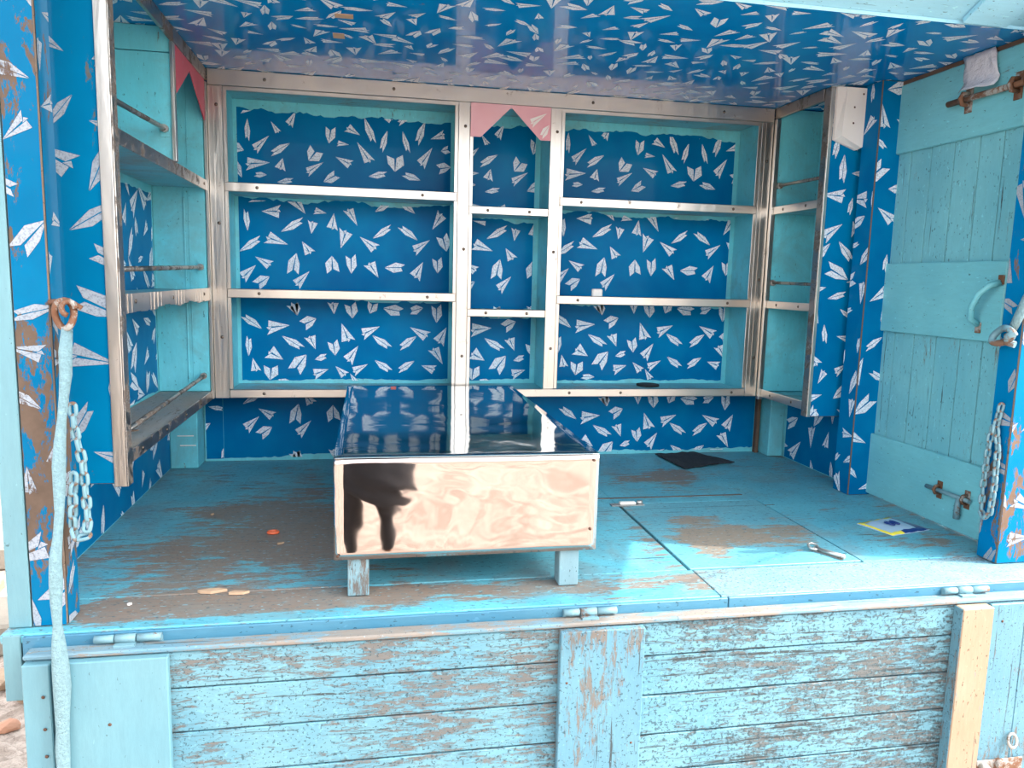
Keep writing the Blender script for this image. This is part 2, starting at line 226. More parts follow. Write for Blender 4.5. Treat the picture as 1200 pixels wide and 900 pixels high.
# ---------------------------------------------------------------- mesh helpers
class MB:
    def __init__(s, *mats): s.bm = bmesh.new(); s.mats = list(mats)
    def mi(s, m):
        if m not in s.mats: s.mats.append(m)
        return s.mats.index(m)
    def box(s, x0, x1, y0, y1, z0, z1, m=None, bev=0.0015, rot=None, piv=None):
        t = bmesh.new(); bmesh.ops.create_cube(t, size=1)
        for v in t.verts: v.co = Vector(((x0+x1)/2+v.co.x*(x1-x0), (y0+y1)/2+v.co.y*(y1-y0), (z0+z1)/2+v.co.z*(z1-z0)))
        if bev: bmesh.ops.bevel(t, geom=t.edges[:], offset=min(bev, 0.3*min(x1-x0, y1-y0, z1-z0)), segments=1, affect='EDGES')
        if rot is not None:
            piv = Vector(piv or ((x0+x1)/2, (y0+y1)/2, (z0+z1)/2))
            for v in t.verts: v.co = piv+rot@(v.co-piv)
        s.merge(t, m); return s
    def merge(s, t, m=None):
        i = s.mi(m) if m is not None else 0
        mp = {v: s.bm.verts.new(v.co) for v in t.verts}
        for f in t.faces:
            nf = s.bm.faces.new([mp[v] for v in f.verts]); nf.material_index = i; nf.smooth = f.smooth
        t.free()
    def poly(s, pts, m=None, smooth=False):
        f = s.bm.faces.new([s.bm.verts.new(Vector(p)) for p in pts]); f.material_index = s.mi(m) if m is not None else 0; f.smooth = smooth; return f
    def prism(s, pts, vec, m=None):
        """closed solid: polygon pts extruded by vec"""
        vec = Vector(vec); a = [s.bm.verts.new(Vector(p)) for p in pts]; b = [s.bm.verts.new(Vector(p)+vec) for p in pts]
        i = s.mi(m) if m is not None else 0; n = len(pts)
        fs = [s.bm.faces.new(a[::-1]), s.bm.faces.new(b)]+[s.bm.faces.new([a[k], a[(k+1) % n], b[(k+1) % n], b[k]]) for k in range(n)]
        for f in fs: f.material_index = i
        return s
    def tube(s, pts, r, m=None, seg=10, closed=False, flat=1.0):
        pts = [Vector(p) for p in pts]; n = len(pts); rr = r if isinstance(r, (list, tuple)) else [r]*n
        i = s.mi(m) if m is not None else 0; rings = []; up = None
        for k in range(n):
            d = (pts[(k+1) % n]-pts[k-1]) if closed else (pts[min(k+1, n-1)]-pts[max(k-1, 0)])
            d.normalize()
            if up is None: up = d.orthogonal().normalized()
            up = (up-d*up.dot(d)).normalized(); w = d.cross(up)
            rings.append([s.bm.verts.new(pts[k]+rr[k]*(cos(2*pi*j/seg)*up+flat*sin(2*pi*j/seg)*w)) for j in range(seg)])
        for k in range(n if closed else n-1):
            a, b = rings[k], rings[(k+1) % n]
            for j in range(seg):
                f = s.bm.faces.new([a[j], a[(j+1) % seg], b[(j+1) % seg], b[j]]); f.material_index = i; f.smooth = True
        if not closed:
            for rg in (rings[0][::-1], rings[-1]): s.bm.faces.new(rg).material_index = i
        return s
    def build(s, name, parent=None, org=(0, 0, 0)):
        """link as one mesh; org = world origin of the thing it belongs to"""

        bmesh.ops.recalc_face_normals(s.bm, faces=s.bm.faces[:])
        for v in s.bm.verts: v.co -= Vector(org)
        me = bpy.data.meshes.new(name); s.bm.to_mesh(me); s.bm.free()
        for m in s.mats: me.materials.append(m)
        o = bpy.data.objects.new(name, me); COL.objects.link(o)
        if parent is not None:
            o.parent = parent; ORG[o.name] = Vector(org)
        else: o.location = org
        ORG[o.name] = Vector(org)
        return o
ORG = {}
def part(mb, name, parent, label=None):
    o = ORG[parent.name]; c = mb.build(name, None, o); c.location = (0, 0, 0); c.parent = parent
    if label: c['label'] = label
    return c
def thing(name, loc, label, cat, group=None):
    o = bpy.data.objects.new(name, None); COL.objects.link(o); o.location = loc; o.empty_display_size = 0.05
    ORG[o.name] = Vector(loc); o['label'] = label; o['category'] = cat
    if group: o['group'] = group
    return o
def tag(o, label, cat, group=None):
    o['label'] = label; o['category'] = cat
    if group: o['group'] = group
    return o
def struct(o, label=None):
    o['kind'] = 'structure'
    if label: o['label'] = label
    return o
def copy_part(src, parent, world, rot=None, label=None):
    """copy of a part whose mesh is centred on its own origin, placed at a world point under parent"""
    c = src.copy(); COL.objects.link(c); c.parent = parent; c.location = Vector(world)-ORG[parent.name]
    if rot is not None: c.rotation_euler = rot
    return c
# rivet prototype meshes (shared data)
def rivet_mesh(r=0.0056, h=0.0024, mat=None):
    b = bmesh.new(); seg = 10; top = b.verts.new((0, -h, 0)); r1 = [b.verts.new((r*0.6*cos(a), -h*0.8, r*0.6*sin(a))) for a in [2*pi*k/seg for k in range(seg)]]
    r2 = [b.verts.new((r*cos(a), 0, r*sin(a))) for a in [2*pi*k/seg for k in range(seg)]]
    for k in range(seg):
        b.faces.new([top, r1[k], r1[(k+1) % seg]]); b.faces.new([r1[k], r2[k], r2[(k+1) % seg], r1[(k+1) % seg]])
    b.faces.new(r2)
    bmesh.ops.recalc_face_normals(b, faces=b.faces[:])
    for f in b.faces: f.smooth = True
    me = bpy.data.meshes.new('rivet'); b.to_mesh(me); b.free(); me.materials.append(mat or m_nail); return me
RIV = rivet_mesh(); SCREW = rivet_mesh(0.0035, 0.0015, m_screw)
def rivet(parent, p, facing='y', me=None):
    """facing 'y': head towards -y; 'x-': head towards -x; 'x+': towards +x"""
    o = bpy.data.objects.new('rivet', me or RIV); COL.objects.link(o); o.parent = parent; o.location = Vector(p)-ORG[parent.name]
    o.rotation_euler = (0, 0, {'y': 0, 'x-': -pi/2, 'x+': pi/2}[facing]); return o

# ---------------------------------------------------------------- printed paper planes
GL = {0: [[(1, 0), (-0.75, 1), (-0.82, 0.12)], [(1, 0), (-0.62, -0.12), (-1, -1)], [(-0.55, 0.05), (-0.98, 0.06), (-0.80, -0.35)]],
      1: [[(1, 0.1), (0.15, 1), (-0.75, 0.7), (-0.6, 0.1)], [(1, 0.0), (-0.62, -0.05), (-1, -0.5), (-0.1, -0.9)]],
      2: [[(1, 0), (0.2, 1), (-1, 0.85), (-0.6, 0.15)], [(1, -0.05), (-0.5, -0.1), (-0.85, -0.95), (0.1, -0.8)]]}
def clip(poly, w, h):
    for ax, lim, sg in ((0, 0, 1), (0, w, -1), (1, 0, 1), (1, h, -1)):
        out = []
        for i in range(len(poly)):
            a, b = poly[i-1], poly[i]; da, db = sg*(a[ax]-lim), sg*(b[ax]-lim)
            if (da >= 0) != (db >= 0):
                t = da/(da-db); out.append((a[0]+t*(b[0]-a[0]), a[1]+t*(b[1]-a[1])))
            if db >= 0: out.append(b)
        poly = out
        if len(poly) < 3: return []
    return poly
class Sheet:
    """a rectangle in space (origin O, unit axes A and B, size w x h) on which planes are printed"""
    def __init__(s, mb, O, A, B, w, h, mp, off=0.0007, N=None):
        s.mb, s.O, s.A, s.B, s.w, s.h, s.mp = mb, Vector(O), Vector(A), Vector(B), w, h, mp
        s.N = Vector(N) if N else s.A.cross(s.B); s.off = off
    def glyph(s, nx, nz, tx, tz, wd, ty):
        c = ((nx+tx)/2, (nz+tz)/2); u = ((nx-tx)/2, (nz-tz)/2); L = math.hypot(*u) or 1e-6; v = (-u[1]/L*wd/2, u[0]/L*wd/2)
        for k, pl in enumerate(GL[ty]):
            q = clip([(c[0]+a*u[0]+b*v[0], c[1]+a*u[1]+b*v[1]) for a, b in pl], s.w, s.h)
            ded = []
            for p in q:
                if not ded or math.hypot(p[0]-ded[-1][0], p[1]-ded[-1][1]) > 1e-5: ded.append(p)
            if len(ded) > 2 and math.hypot(ded[0][0]-ded[-1][0], ded[0][1]-ded[-1][1]) < 1e-5: ded.pop()
            if len(ded) >= 3:
                f = s.mb.poly([s.O+s.A*p[0]+s.B*p[1]+s.N*(s.off+0.0001*k) for p in ded], s.mp)
                if f.normal.dot(s.N) < 0: pass
    def table(s, dx, dz, flip=False):
        for nx, nz, tx, tz, wd, ty in WALLPAPER:
            s.glyph(nx-dx, nz-dz, tx-dx, tz-dz, wd, ty)
    def scatter(s, seed, n, size=0.085, mind=None, sq=1.0):
        rnd = random.Random(seed); pts = []; mind = mind or size*0.95; tries = 0
        while len(pts) < n and tries < n*60:
            tries += 1; p = (rnd.uniform(-0.01, s.w+0.01), rnd.uniform(-0.01, s.h+0.01))
            if all(math.hypot(p[0]-q[0], p[1]-q[1]) > mind for q in pts): pts.append(p)
        for p in pts:
            a = rnd.uniform(0, 2*pi); L = size*rnd.uniform(0.55, 1.1)/2; ty = rnd.choice([0, 0, 0, 1, 1, 2]); wd = L*2*{0: 0.55, 1: 0.32, 2: 0.5}[ty]
            s.glyph(p[0]+L*cos(a), p[1]+L*sin(a), p[0]-L*cos(a), p[1]-L*sin(a), wd, ty)
# ================================================================= measurements (metres; deck top is z=0, back unit face is y=0)
ZT, Z1, Z2, Z3, ZC1, ZC2 = 1.353, 0.270, 0.629, 0.980, 0.938, 0.5765
XL, XLW, XR, XRW, YL, YR, YB = -0.009, -0.177, 2.018, 2.200, -0.971, -0.345, 0.200
Y0 = -1.197; GZ = -0.80

# ================================================================= the setting
b = MB(m_ground); b.box(-90, 90, -90, 90, GZ-0.2, GZ, bev=0); g = b.build('ground')
struct(g, 'pale gravelly ground around the kiosk')
# deck: slabs with open seams
b = MB(m_floor)
HX0, HX1, HY0, HY1 = 1.292, 1.768, -1.036, -0.485
zt = 0.0
b.box(XLW-0.03, HX0-0.004, HY0-0.003, 0.22, -0.02, zt, bev=0.001)
b.box(HX1+0.003, 2.26, HY0-0.003, 0.22, -0.02, zt, bev=0.001)
b.box(HX0-0.003, HX1+0.002, HY1+0.003, 0.22, -0.02, zt, bev=0.001)
b.box(XLW-0.0, 1.30, Y0, HY0-0.005, -0.02, zt-0.001, bev=0.002)
b.box(1.302, 2.26, Y0, HY0-0.005, -0.02, zt-0.0015, m_sunpale, bev=0.002)
b.box(XLW, 2.26, Y0+0.01, 0.22, -0.06, -0.021, m_dark, bev=0)
b.box(1.17, 1.75, -0.425, -0.416, -0.004, 0.0015, m_brownend, bev=0.0005)
b.box(1.30, 1.80, -0.545, -0.542, -0.004, 0.0008, m_brownend, bev=0)
struct(b.build('floor'), 'worn turquoise plank deck of the kiosk')
b = MB(m_lip)
b.box(-0.135, 1.315, Y0-0.008, Y0, -0.045, -0.004); b.box(1.317, 2.26, Y0-0.008, Y0, -0.043, -0.003)
struct(b.build('trim_1'), 'smooth blue edge board along the front of the deck')
b = MB(m_outer); b.box(-0.172, -0.140, -1.20, -1.165, -0.135, -0.002); struct(b.build('trim_2'), 'short pale blue block at the left end of the deck edge')

b = MB(m_outer)
for q in ((-0.112, -0.09, -1.205, 0.22), (2.22, 2.245, -1.205, 0.22)): b.box(q[0], q[1], q[2], q[3], GZ+0.001, -0.062)
b.box(-0.089, 2.219, 0.195, 0.22, GZ+0.001, -0.062); struct(b.build('trim_10'), 'pale blue board sides that carry the deck')
# left wall: board + paper
b = MB(m_teal); b.box(XLW-0.025, XLW, -1.10, YB+0.02, 0.001, ZT-0.001, bev=0)
def sheet_rect(b, O, A, B, w, h, mat, mp, seed, n, size=0.085, off=0.0012, ragged=None, N=None, table=None):
    """papered rectangle lying off the board, with optional ragged edges (top, bottom) and printed planes"""
    O, A, B = Vector(O), Vector(A), Vector(B); NN = Vector(N) if N else A.cross(B); rnd = random.Random(seed+99)
    k = max(2, int(w/0.012)) if ragged else 1; top = []; bot = []
    t = 0; u = 0
    for i in range(k+1):
        if ragged:
            t = min(1, max(0, t+rnd.uniform(-0.4, 0.4))); u = min(1, max(0, u+rnd.uniform(-0.4, 0.4)))
        top.append(h-(ragged[0]*t if ragged else 0)); bot.append((ragged[1]*u if ragged else 0))
    for i in range(k):
        x0, x1 = w*i/k, w*(i+1)/k
        b.poly([O+A*x0+B*bot[i]+NN*off, O+A*x1+B*bot[i+1]+NN*off, O+A*x1+B*top[i+1]+NN*off, O+A*x0+B*top[i]+NN*off], mat)
    sh = Sheet(b, O+NN*off, A, B, w, h-(ragged[0]*0.6 if ragged else 0), mp, 0.0007, NN)
    if table: sh.table(*table)
    if n: sh.scatter(seed, n, size, size*0.78)
    return sh
sheet_rect(b, (XLW, -1.10, 0.004), (0, 1, 0), (0, 0, 1), 1.19, 0.262, m_blue, m_plane, 3, 30, 0.10, N=(1, 0, 0))
sheet_rect(b, (XLW, -1.10, 0.30), (0, 1, 0), (0, 0, 1), 1.068, 0.655, m_blue, m_plane, 4, 130, 0.095, ragged=(0.012, 0.006), N=(1, 0, 0))
sheet_rect(b, (XLW, -1.10, 0.96), (0, 1, 0), (0, 0, 1), 0.13, 0.385, m_blue, m_plane, 6, 8, N=(1, 0, 0))
struct(b.build('wall_left'))
# right wall
b = MB(m_teal); b.box(XRW, XRW+0.03, -0.43, YB+0.02, 0.001, ZT-0.001, bev=0); b.box(XRW+0.005, XRW+0.03, -1.03, -0.955, 0.001, ZT-0.001, bev=0)
sheet_rect(b, (XRW, -0.43, 0.004), (0, 1, 0), (0, 0, 1), 0.52, 0.262, m_blue, m_plane, 8, 14, 0.095, N=(-1, 0, 0))
b.box(XRW-0.018, XRW-0.001, -0.375, -0.335, 0.001, 0.05, m_brownend)
struct(b.build('wall_right'))
# back wall below the shelves
b = MB(m_teal); b.box(XLW-0.025, XRW+0.03, YB+0.012, YB+0.03, 0.001, ZT-0.001, bev=0)
b.box(-0.08, 2.13, YB, YB+0.011, 0.001, Z1-0.002, bev=0)
sheet_rect(b, (-0.013, YB, 0.012), (1, 0, 0), (0, 0, 1), 2.125, 0.25, m_blue, m_plane, 12, 0, N=(0, -1, 0), ragged=(0.0, 0.012))
sh = Sheet(b, (-0.013, YB-0.0012, 0.012), (1, 0, 0), (0, 0, 1), 2.125, 0.25, m_plane, 0.0007, (0, -1, 0))
sh.table(-0.013, 0.57); sh.table(-1.22, 0.36)
b.poly([(-0.075, YB-0.001, 0.01), (-0.014, YB-0.001, 0.01), (-0.014, YB-0.001, 0.26), (-0.075, YB-0.001, 0.26)], m_blue)
sh = Sheet(b, (-0.075, YB-0.0012, 0.012), (1, 0, 0), (0, 0, 1), 0.06, 0.25, m_plane, 0.0007, (0, -1, 0)); sh.scatter(5, 3)
sh = Sheet(b, (0.8, YB-0.0012, 0.012), (1, 0, 0), (0, 0, 1), 0.32, 0.25, m_plane, 0.0007, (0, -1, 0)); sh.scatter(15, 10)
struct(b.build('wall_back'))
# corner stumps
b = MB(m_teal); b.box(-0.19+0.014, -0.082, 0.092, YB-0.001, 0.001, 0.262, bev=0.003)
b.box(-0.150, -0.095, 0.0895, 0.092, 0.118, 0.122, m_white, bev=0.001); b.box(-0.142, -0.088, 0.0895, 0.092, 0.083, 0.087, m_white, bev=0.001)
struct(b.build('trim_3'), 'teal corner post stump under the left shelves')
b = MB(m_teal); b.box(2.136, XRW-0.001, 0.108, YB-0.001, 0.001, 0.262, bev=0.003); b.box(2.113, 2.128, 0.175, YB-0.001, 0.001, 0.262, m_brownend)
struct(b.build('trim_4'), 'teal corner post stump under the right shelves')
# ceiling
b = MB(m_wood_dark, m_bluec, m_plane); b.box(XLW-0.03, XRW+0.06, -0.965, YB+0.03, ZT+0.002, ZT+0.03, bev=0)
b.box(XLW-0.001, XRW+0.004, -0.965, YB+0.01, ZT-0.0005, ZT+0.0018, m_bluec, bev=0)
sh = Sheet(b, (XLW, -0.965, ZT-0.0006), (1, 0, 0), (0, 1, 0), XRW-XLW, 1.165, m_plane, 0.0005, (0, 0, -1)); sh.scatter(21, 470, 0.080, 0.056)
b.box(XLW, 2.2, -0.9665, -0.9651, ZT-0.0003, ZT+0.03, m_flap, bev=0)
b.box(0.432, 0.478, -0.643, -0.612, ZT-0.002, ZT-0.0006, m_debris, bev=0); b.box(0.42, 0.451, -0.48, -0.437, ZT-0.002, ZT-0.0006, m_debris, bev=0)
rr = random.Random(8)
struct(b.build('ceiling'))
b = MB(m_brownend); b.box(XRW-0.014, XRW-0.001, -1.03, -0.375, ZT-0.016, ZT-0.001); struct(b.build('trim_5'), 'dark brown strip where the right wall meets the ceiling')
# left front post
def papered_box(b, x0, x1, y0, y1, z0, z1, wood, blue, mp, seed, faces, dens=90):
    b.box(x0, x1, y0, y1, z0, z1, wood, bev=0.002); e = 0.0004; rnd = random.Random(seed); q = 0.002
    for f in faces:
        if f == 'front': O, A, B, w, Nn = (x0+q, y0, z0+q), (1, 0, 0), (0, 0, 1), x1-x0-2*q, (0, -1, 0)
        elif f == 'left': O, A, B, w, Nn = (x0, y0+q, z0+q), (0, 1, 0), (0, 0, 1), y1-y0-2*q, (-1, 0, 0)
        elif f == 'right': O, A, B, w, Nn = (x1, y0+q, z0+q), (0, 1, 0), (0, 0, 1), y1-y0-2*q, (1, 0, 0)
        sheet_rect(b, O, A, B, w, z1-z0-2*q, blue, mp, seed, int(w*(z1-z0)*dens)+4, 0.092, N=Nn); seed += 1
b = MB(m_wood_dark); papered_box(b, -0.130, -0.067, -1.167, -1.105, 0.0, 1.375, m_wood_dark, m_bluep, m_planep, 31, ('front', 'right'), 150)
struct(b.build('trim_6'), 'left front corner post in peeling blue paper')
b = MB(m_outer); b.box(-0.172, -0.1315, -1.170, -1.150, 0.0, 1.375, bev=0.002); struct(b.build('trim_7'), 'pale blue outer board beside the left front post')
# right inner post
b = MB(m_wood_dark); papered_box(b, 2.116, XRW-0.001, -0.462, -0.378, 0.0, ZT-0.001, m_wood_dark, m_blue, m_plane, 41, ('front', 'left'), 130)
struct(b.build('trim_8'), 'blue papered post between the right shelves and the plank door')
b = MB(m_wood_dark); papered_box(b, 2.110, 2.255, -1.098, -1.034, 0.0, 1.375, m_wood_dark, m_bluer, m_planer, 51, ('front', 'left'), 120)
struct(b.build('trim_9'), 'right front corner post in scuffed blue paper')

# ================================================================= plank door on the right
b = MB(m_door); ys = [-0.431, -0.520, -0.610, -0.705, -0.800, -0.884, -0.953]
for k in range(6): b.box(XRW-0.004, XRW+0.018, ys[k+1]+0.002, ys[k]-0.002, 0.004, ZT-0.012, bev=0.0006)
b.box(XRW+0.001, XRW+0.002, -0.95, -0.433, 0.006, ZT-0.014, m_dark, bev=0)
door = b.build('door_1'); struct(door, 'teal plank door in the right wall with three cross boards')
def dpart(b, name, label=None): return part(b, name, door, label)
for z0, z1 in ((0.008, 0.214), (0.560, 0.780), (1.126, ZT-0.014)):
    b = MB(m_doorb); b.box(XRW-0.017, XRW-0.0045, -0.952, -0.428, z0, z1, bev=0.003); dpart(b, 'cross_board')
def bolt(y0, y1, z, sc, mat, rod):
    b = MB(mat); r = 0.0075*sc; X = XRW-0.017
    b.tube([(X-0.012, y0, z), (X-0.012, y1, z)], r, rod, 12)
    for yy in (y0-0.25*(y0-y1), y1+0.12*(y0-y1)):
        b.box(X-0.003, X, yy-0.012*sc, yy+0.012*sc, z-0.032*sc, z+0.030*sc, bev=0.0015)
        b.tube([(X, yy-0.001, z-0.014*sc), (X-0.02*sc, yy, z-0.012*sc), (X-0.026*sc, yy, z), (X-0.02*sc, yy, z+0.012*sc), (X, yy, z+0.014*sc)], 0.006*sc, mat, 8)
    return b
b = bolt(-0.755, -0.925, 0.112, 0.85, m_rust, m_rustp); b.tube([(XRW-0.03, -0.885, 0.112), (XRW-0.033, -0.888, 0.092), (XRW-0.033, -0.888, 0.052)], [0.006, 0.008, 0.009], m_rustp, 8)
dpart(b, 'bottom_bolt', 'painted rusty sliding bolt')
b = bolt(-0.69, -0.96, 1.232, 1.15, m_rust, m_rust); dpart(b, 'top_bolt', 'heavily rusted sliding bolt')
b = MB(m_rustp); X = XRW-0.017
arc = [(X-0.004, -0.878, 0.606), (X-0.03, -0.879, 0.622), (X-0.040, -0.890, 0.655), (X-0.040, -0.910, 0.690), (X-0.028, -0.930, 0.712), (X-0.004, -0.940, 0.722)]
b2 = MB(m_doorb); b2.tube(arc, 0.0085, None, 12); b2.box(X-0.005, X, -0.888, -0.868, 0.582, 0.612, m_rust, bev=0.002); b2.box(X-0.005, X, -0.951, -0.931, 0.716, 0.742, m_rust, bev=0.002)
dpart(b2, 'door_handle', 'curved blue grab handle')
b.bm.free()

# ================================================================= back shelf unit
U_ = thing('shelf_unit', (1.0, 0.1, Z1), 'long steel-edged shelf unit across the back with blue paper-plane panels and three columns', 'shelves')
PX = [(0.0, 0.046), (0.822, 0.862), (1.149, 1.189), (1.956, 2.002)]
for k, (a, c_) in enumerate(PX):
    b = MB(m_steelt); b.box(a, c_, -0.004, 0.0, Z1 if k in (0, 3) else Z1+0.031, ZT-0.0525)
    if k < 3: b.box(c_, c_+0.013, -0.0015, 0.0025, Z1+0.031, ZT-0.0525)
    if k in (0, 1, 3): b.box(a-(0.013 if k else -0.0), a, -0.0015, 0.0025, Z1+0.031, ZT-0.0525) if k else None
    b.box(a+0.016, a+0.018, -0.0052, -0.004, Z1+0.031, ZT-0.055, bev=0)
    part(b, 'post_strip', U_)
    b = MB(m_teal); b.box((a+c_)/2-0.010+(0.012 if k == 0 else 0), (a+c_)/2+0.010+(0.012 if k == 0 else 0), 0.0035, YB-0.002, Z1+0.001, ZT-0.003)
    part(b, 'divider_board', U_)
b = MB(m_steel); b.box(0.0, 2.002, -0.005, 0.0, ZT-0.052, ZT-0.0015); b.box(0.046, 1.956, -0.002, 0.0025, ZT-0.066, ZT-0.052); part(b, 'top_rail', U_)
b = MB(m_teal_h); b.box(0.04, 1.962, 0.0035, YB-0.002, ZT-0.05, ZT-0.03); part(b, 'top_board', U_)
COLS = [(0.046, 0.822), (0.862, 1.149), (1.189, 1.956)]
def shelf(x0, x1, z, h=0.031, y1=YB-0.002):
    b = MB(m_teal_h); b.box(x0+0.001, x1-0.001, 0.004, y1, z+0.004, z+h-0.006); s_ = part(b, 'shelf', U_)
    b = MB(m_steel); b.box(x0, x1, -0.004, 0.0035, z, z+h, bev=0.0022); part(b, 'edge_strip', s_); return s_
def part_of(s_): return s_
for (x0, x1) in (COLS[0], COLS[2]):
    shelf(x0+0.001, x1-0.001, Z2-0.0155); shelf(x0+0.001, x1-0.001, Z3-0.0155)
shelf(COLS[1][0], COLS[1][1], ZC1-0.014, 0.028); shelf(COLS[1][0], COLS[1][1], ZC2-0.014, 0.028)
shelf(0.047, 1.955, Z1, 0.030)
for k, (x0, x1) in enumerate(COLS):
    b = MB(m_teal, m_blue, m_plane); b.box(x0-0.018, x1+0.018, YB-0.0015, YB+0.008, Z1+0.002, ZT-0.03, bev=0)
    X0, X1 = (x0-0.0+0.012 if k != 1 else x0-0.008), (x1-0.006 if k != 1 else x1-0.01)
    prev = None
    zs = [Z1+0.03, Z2, Z3, ZT-0.06] if k != 1 else [Z1+0.03, ZC2, ZC1, ZT-0.06]
    tb = {0: (X0, 0), 1: (X0-0.755, 0.0), 2: (X0-1.171, -0.02)}[k]
    for r_ in range(3):
        z0, z1 = zs[r_]+0.004, zs[r_+1]-(0.012 if r_ < 2 else 0.016)
        sheet_rect(b, (X0, YB-0.0015, z0), (1, 0, 0), (0, 0, 1), X1-X0, z1-z0, m_blue, m_plane, 60+k*3+r_, 0, ragged=(0.018, 0.008), N=(0, -1, 0), table=(tb[0], z0+tb[1]))
    part(b, 'back_panel', U_)
# pink board with a notch in the centre column
def pennant(b, pts, th, m): b.prism(pts, th, m)
b = MB(m_pink); zt2 = ZT-0.053
pts = [(0.8635, -0.006, zt2), (0.8635, -0.006, 1.187), (0.900, -0.006, 1.187), (1.006, -0.006, 1.292), (1.112, -0.006, 1.187), (1.148, -0.006, 1.187), (1.148, -0.006, zt2)]
b.prism([pts[0], pts[1], pts[2], pts[3]], (0, 0.003, 0)); b.prism([pts[0], pts[3], pts[6]], (0, 0.003, 0)); b.prism([pts[3], pts[4], pts[5], pts[6]], (0, 0.003, 0))
sh = Sheet(b, (0.8635, -0.006, 1.19), (1, 0, 0), (0, 0, 1), 0.2845, 0.11, m_white, 0.0006, (0, -1, 0)); sh.glyph(0.27, 0.09, 0.21, 0.05, 0.03, 0); sh.glyph(0.28, 0.05, 0.25, 0.005, 0.025, 1)
part(b, 'notched_pink_board', U_, 'pink board with a pointed notch above the centre column')
for x in (0.18, 0.60, 1.30, 1.80): rivet(U_, (x, -0.005, ZT-0.026))
for k, zz in ((0, (1.24, 0.86, 0.48)), (1, (1.22, 0.80, 0.42)), (2, (1.22, 0.80, 0.45)), (3, (1.16, 0.72, 0.42))):
    for z in zz: rivet(U_, ((PX[k][0]+PX[k][1])/2+0.004, -0.0045, z))
for x0, x1, z in ((0.15, 0.70, Z3), (1.27, 1.86, Z3), (0.15, 0.72, Z2), (1.27, 1.86, Z2), (0.93, 1.08, ZC1), (0.93, 1.08, ZC2), (0.16, 1.9, Z1+0.015), (1.45, 1.25, Z1+0.015)):
    for x in (x0, x1): rivet(U_, (x, -0.0042, z))

# ================================================================= left side shelves
SL = thing('shelf_unit', (-0.09, -0.48, Z1), 'narrow shelf unit on the left wall with guard rods and steel edging', 'shelves')
ye = YL+0.016
b = MB(m_wood_dark); b.box(XLW+0.001, XL-0.003, YL, YL+0.014, 0.232, ZT-0.001)
sheet_rect(b, (XLW+0.003, YL, 0.234), (1, 0, 0), (0, 0, 1), XL-XLW-0.008, ZT-0.24, m_bluef, m_planef, 71, 50, 0.10, N=(0, -1, 0)); part(b, 'end_panel', SL)
b = MB(m_steelt); b.box(-0.030, -0.005, YL-0.005, YL-0.002, 0.226, ZT-0.001); b.box(-0.0045, -0.001, YL-0.005, YL+0.03, 0.226, ZT-0.001, m_steeld); part(b, 'post_strip', SL)
b = MB(m_steelt); b.box(XL-0.002, -0.001, -0.020, -0.001, Z1, ZT-0.046); part(b, 'post_strip', SL)
b = MB(m_steeld); b.box(XL-0.003, -0.002, YL+0.031, -0.001, ZT-0.040, ZT-0.0015); part(b, 'top_rail', SL)
b = MB(m_teal); b.box(XLW+0.001, XL-0.004, -0.016, -0.0025, Z1+0.026, ZT-0.0025); b.box(-0.082, -0.078, -0.019, -0.016, Z1+0.03, Z3-0.02, bev=0.0005); b.box(-0.066, -0.064, -0.018, -0.016, Z1+0.03, ZT-0.05, bev=0.0005)
part(b, 'end_board', SL)
m_dusty = paint('dusty_shelf_paint', lin(150, 142, 132), lin(128, 140, 142), lin(110, 96, 84), 0.3, 'y', rough=0.75)
b = MB(m_dusty); b.box(XLW+0.001, XL-0.001, ye, -0.017, Z1+0.006, Z1+0.025); s_ = part(b, 'shelf', SL)
b = MB(m_steeld); b.box(XL-0.001, XL+0.003, ye+0.016, -0.002, Z1-0.002, Z1+0.028); part(b, 'edge_strip', s_, 'dark tarnished edge strip')
for y in (-0.84, -0.62, -0.40, -0.2): rivet(SL, (XL+0.003, y, Z1+0.013), 'x+')
b = MB(m_teal_h); b.box(XLW+0.001, XL-0.001, ye, -0.017, Z2-0.012, Z2+0.010); s_ = part(b, 'shelf', SL)
b = MB(m_steel); rr = random.Random(3); ny = 34; t = 0
for k in range(ny):     # torn lower edge
    t = 0.006+0.010*abs(sin(k*0.33+0.4))*(1 if 8 < k < 30 else 0.3)+rr.uniform(0, 0.003)
    y0_, y1_ = ye+0.016+(-0.002-ye-0.016)*k/ny, ye+0.016+(-0.002-ye-0.016)*(k+1)/ny
    b.box(XL-0.001, XL+0.003+0.002*sin(k*0.7), y0_, y1_, Z2-0.036+t, Z2+0.016, bev=0)
part(b, 'edge_strip', s_, 'bent steel edge strip with a torn lower edge')
for y in (-0.86, -0.52, -0.12): rivet(SL, (XL+0.006, y, Z2-0.002), 'x+')
b = MB(m_teal_h); b.box(XLW+0.001, XL-0.001, ye, -0.017, Z3-0.010, Z3+0.010); s_ = part(b, 'shelf', SL)
b = MB(m_steeld); b.box(XL-0.001, XL+0.003, ye+0.016, -0.002, Z3-0.018, Z3+0.016); part(b, 'edge_strip', s_, 'dark speckled edge strip')
rivet(SL, (XL+0.003, -0.06, Z3), 'x+')
b = MB(m_teal); b.box(XLW+0.001, XL-0.004, -0.425, -0.413, Z3+0.011, 1.282); b.box(XLW+0.001, XL-0.004, -0.425, -0.413, 1.2845, ZT-0.003)
b.box(XL-0.004, -0.003, -0.432, -0.408, Z3+0.017, ZT-0.041, m_steelt); part(b, 'partition', SL, 'teal partition board with a steel strip')
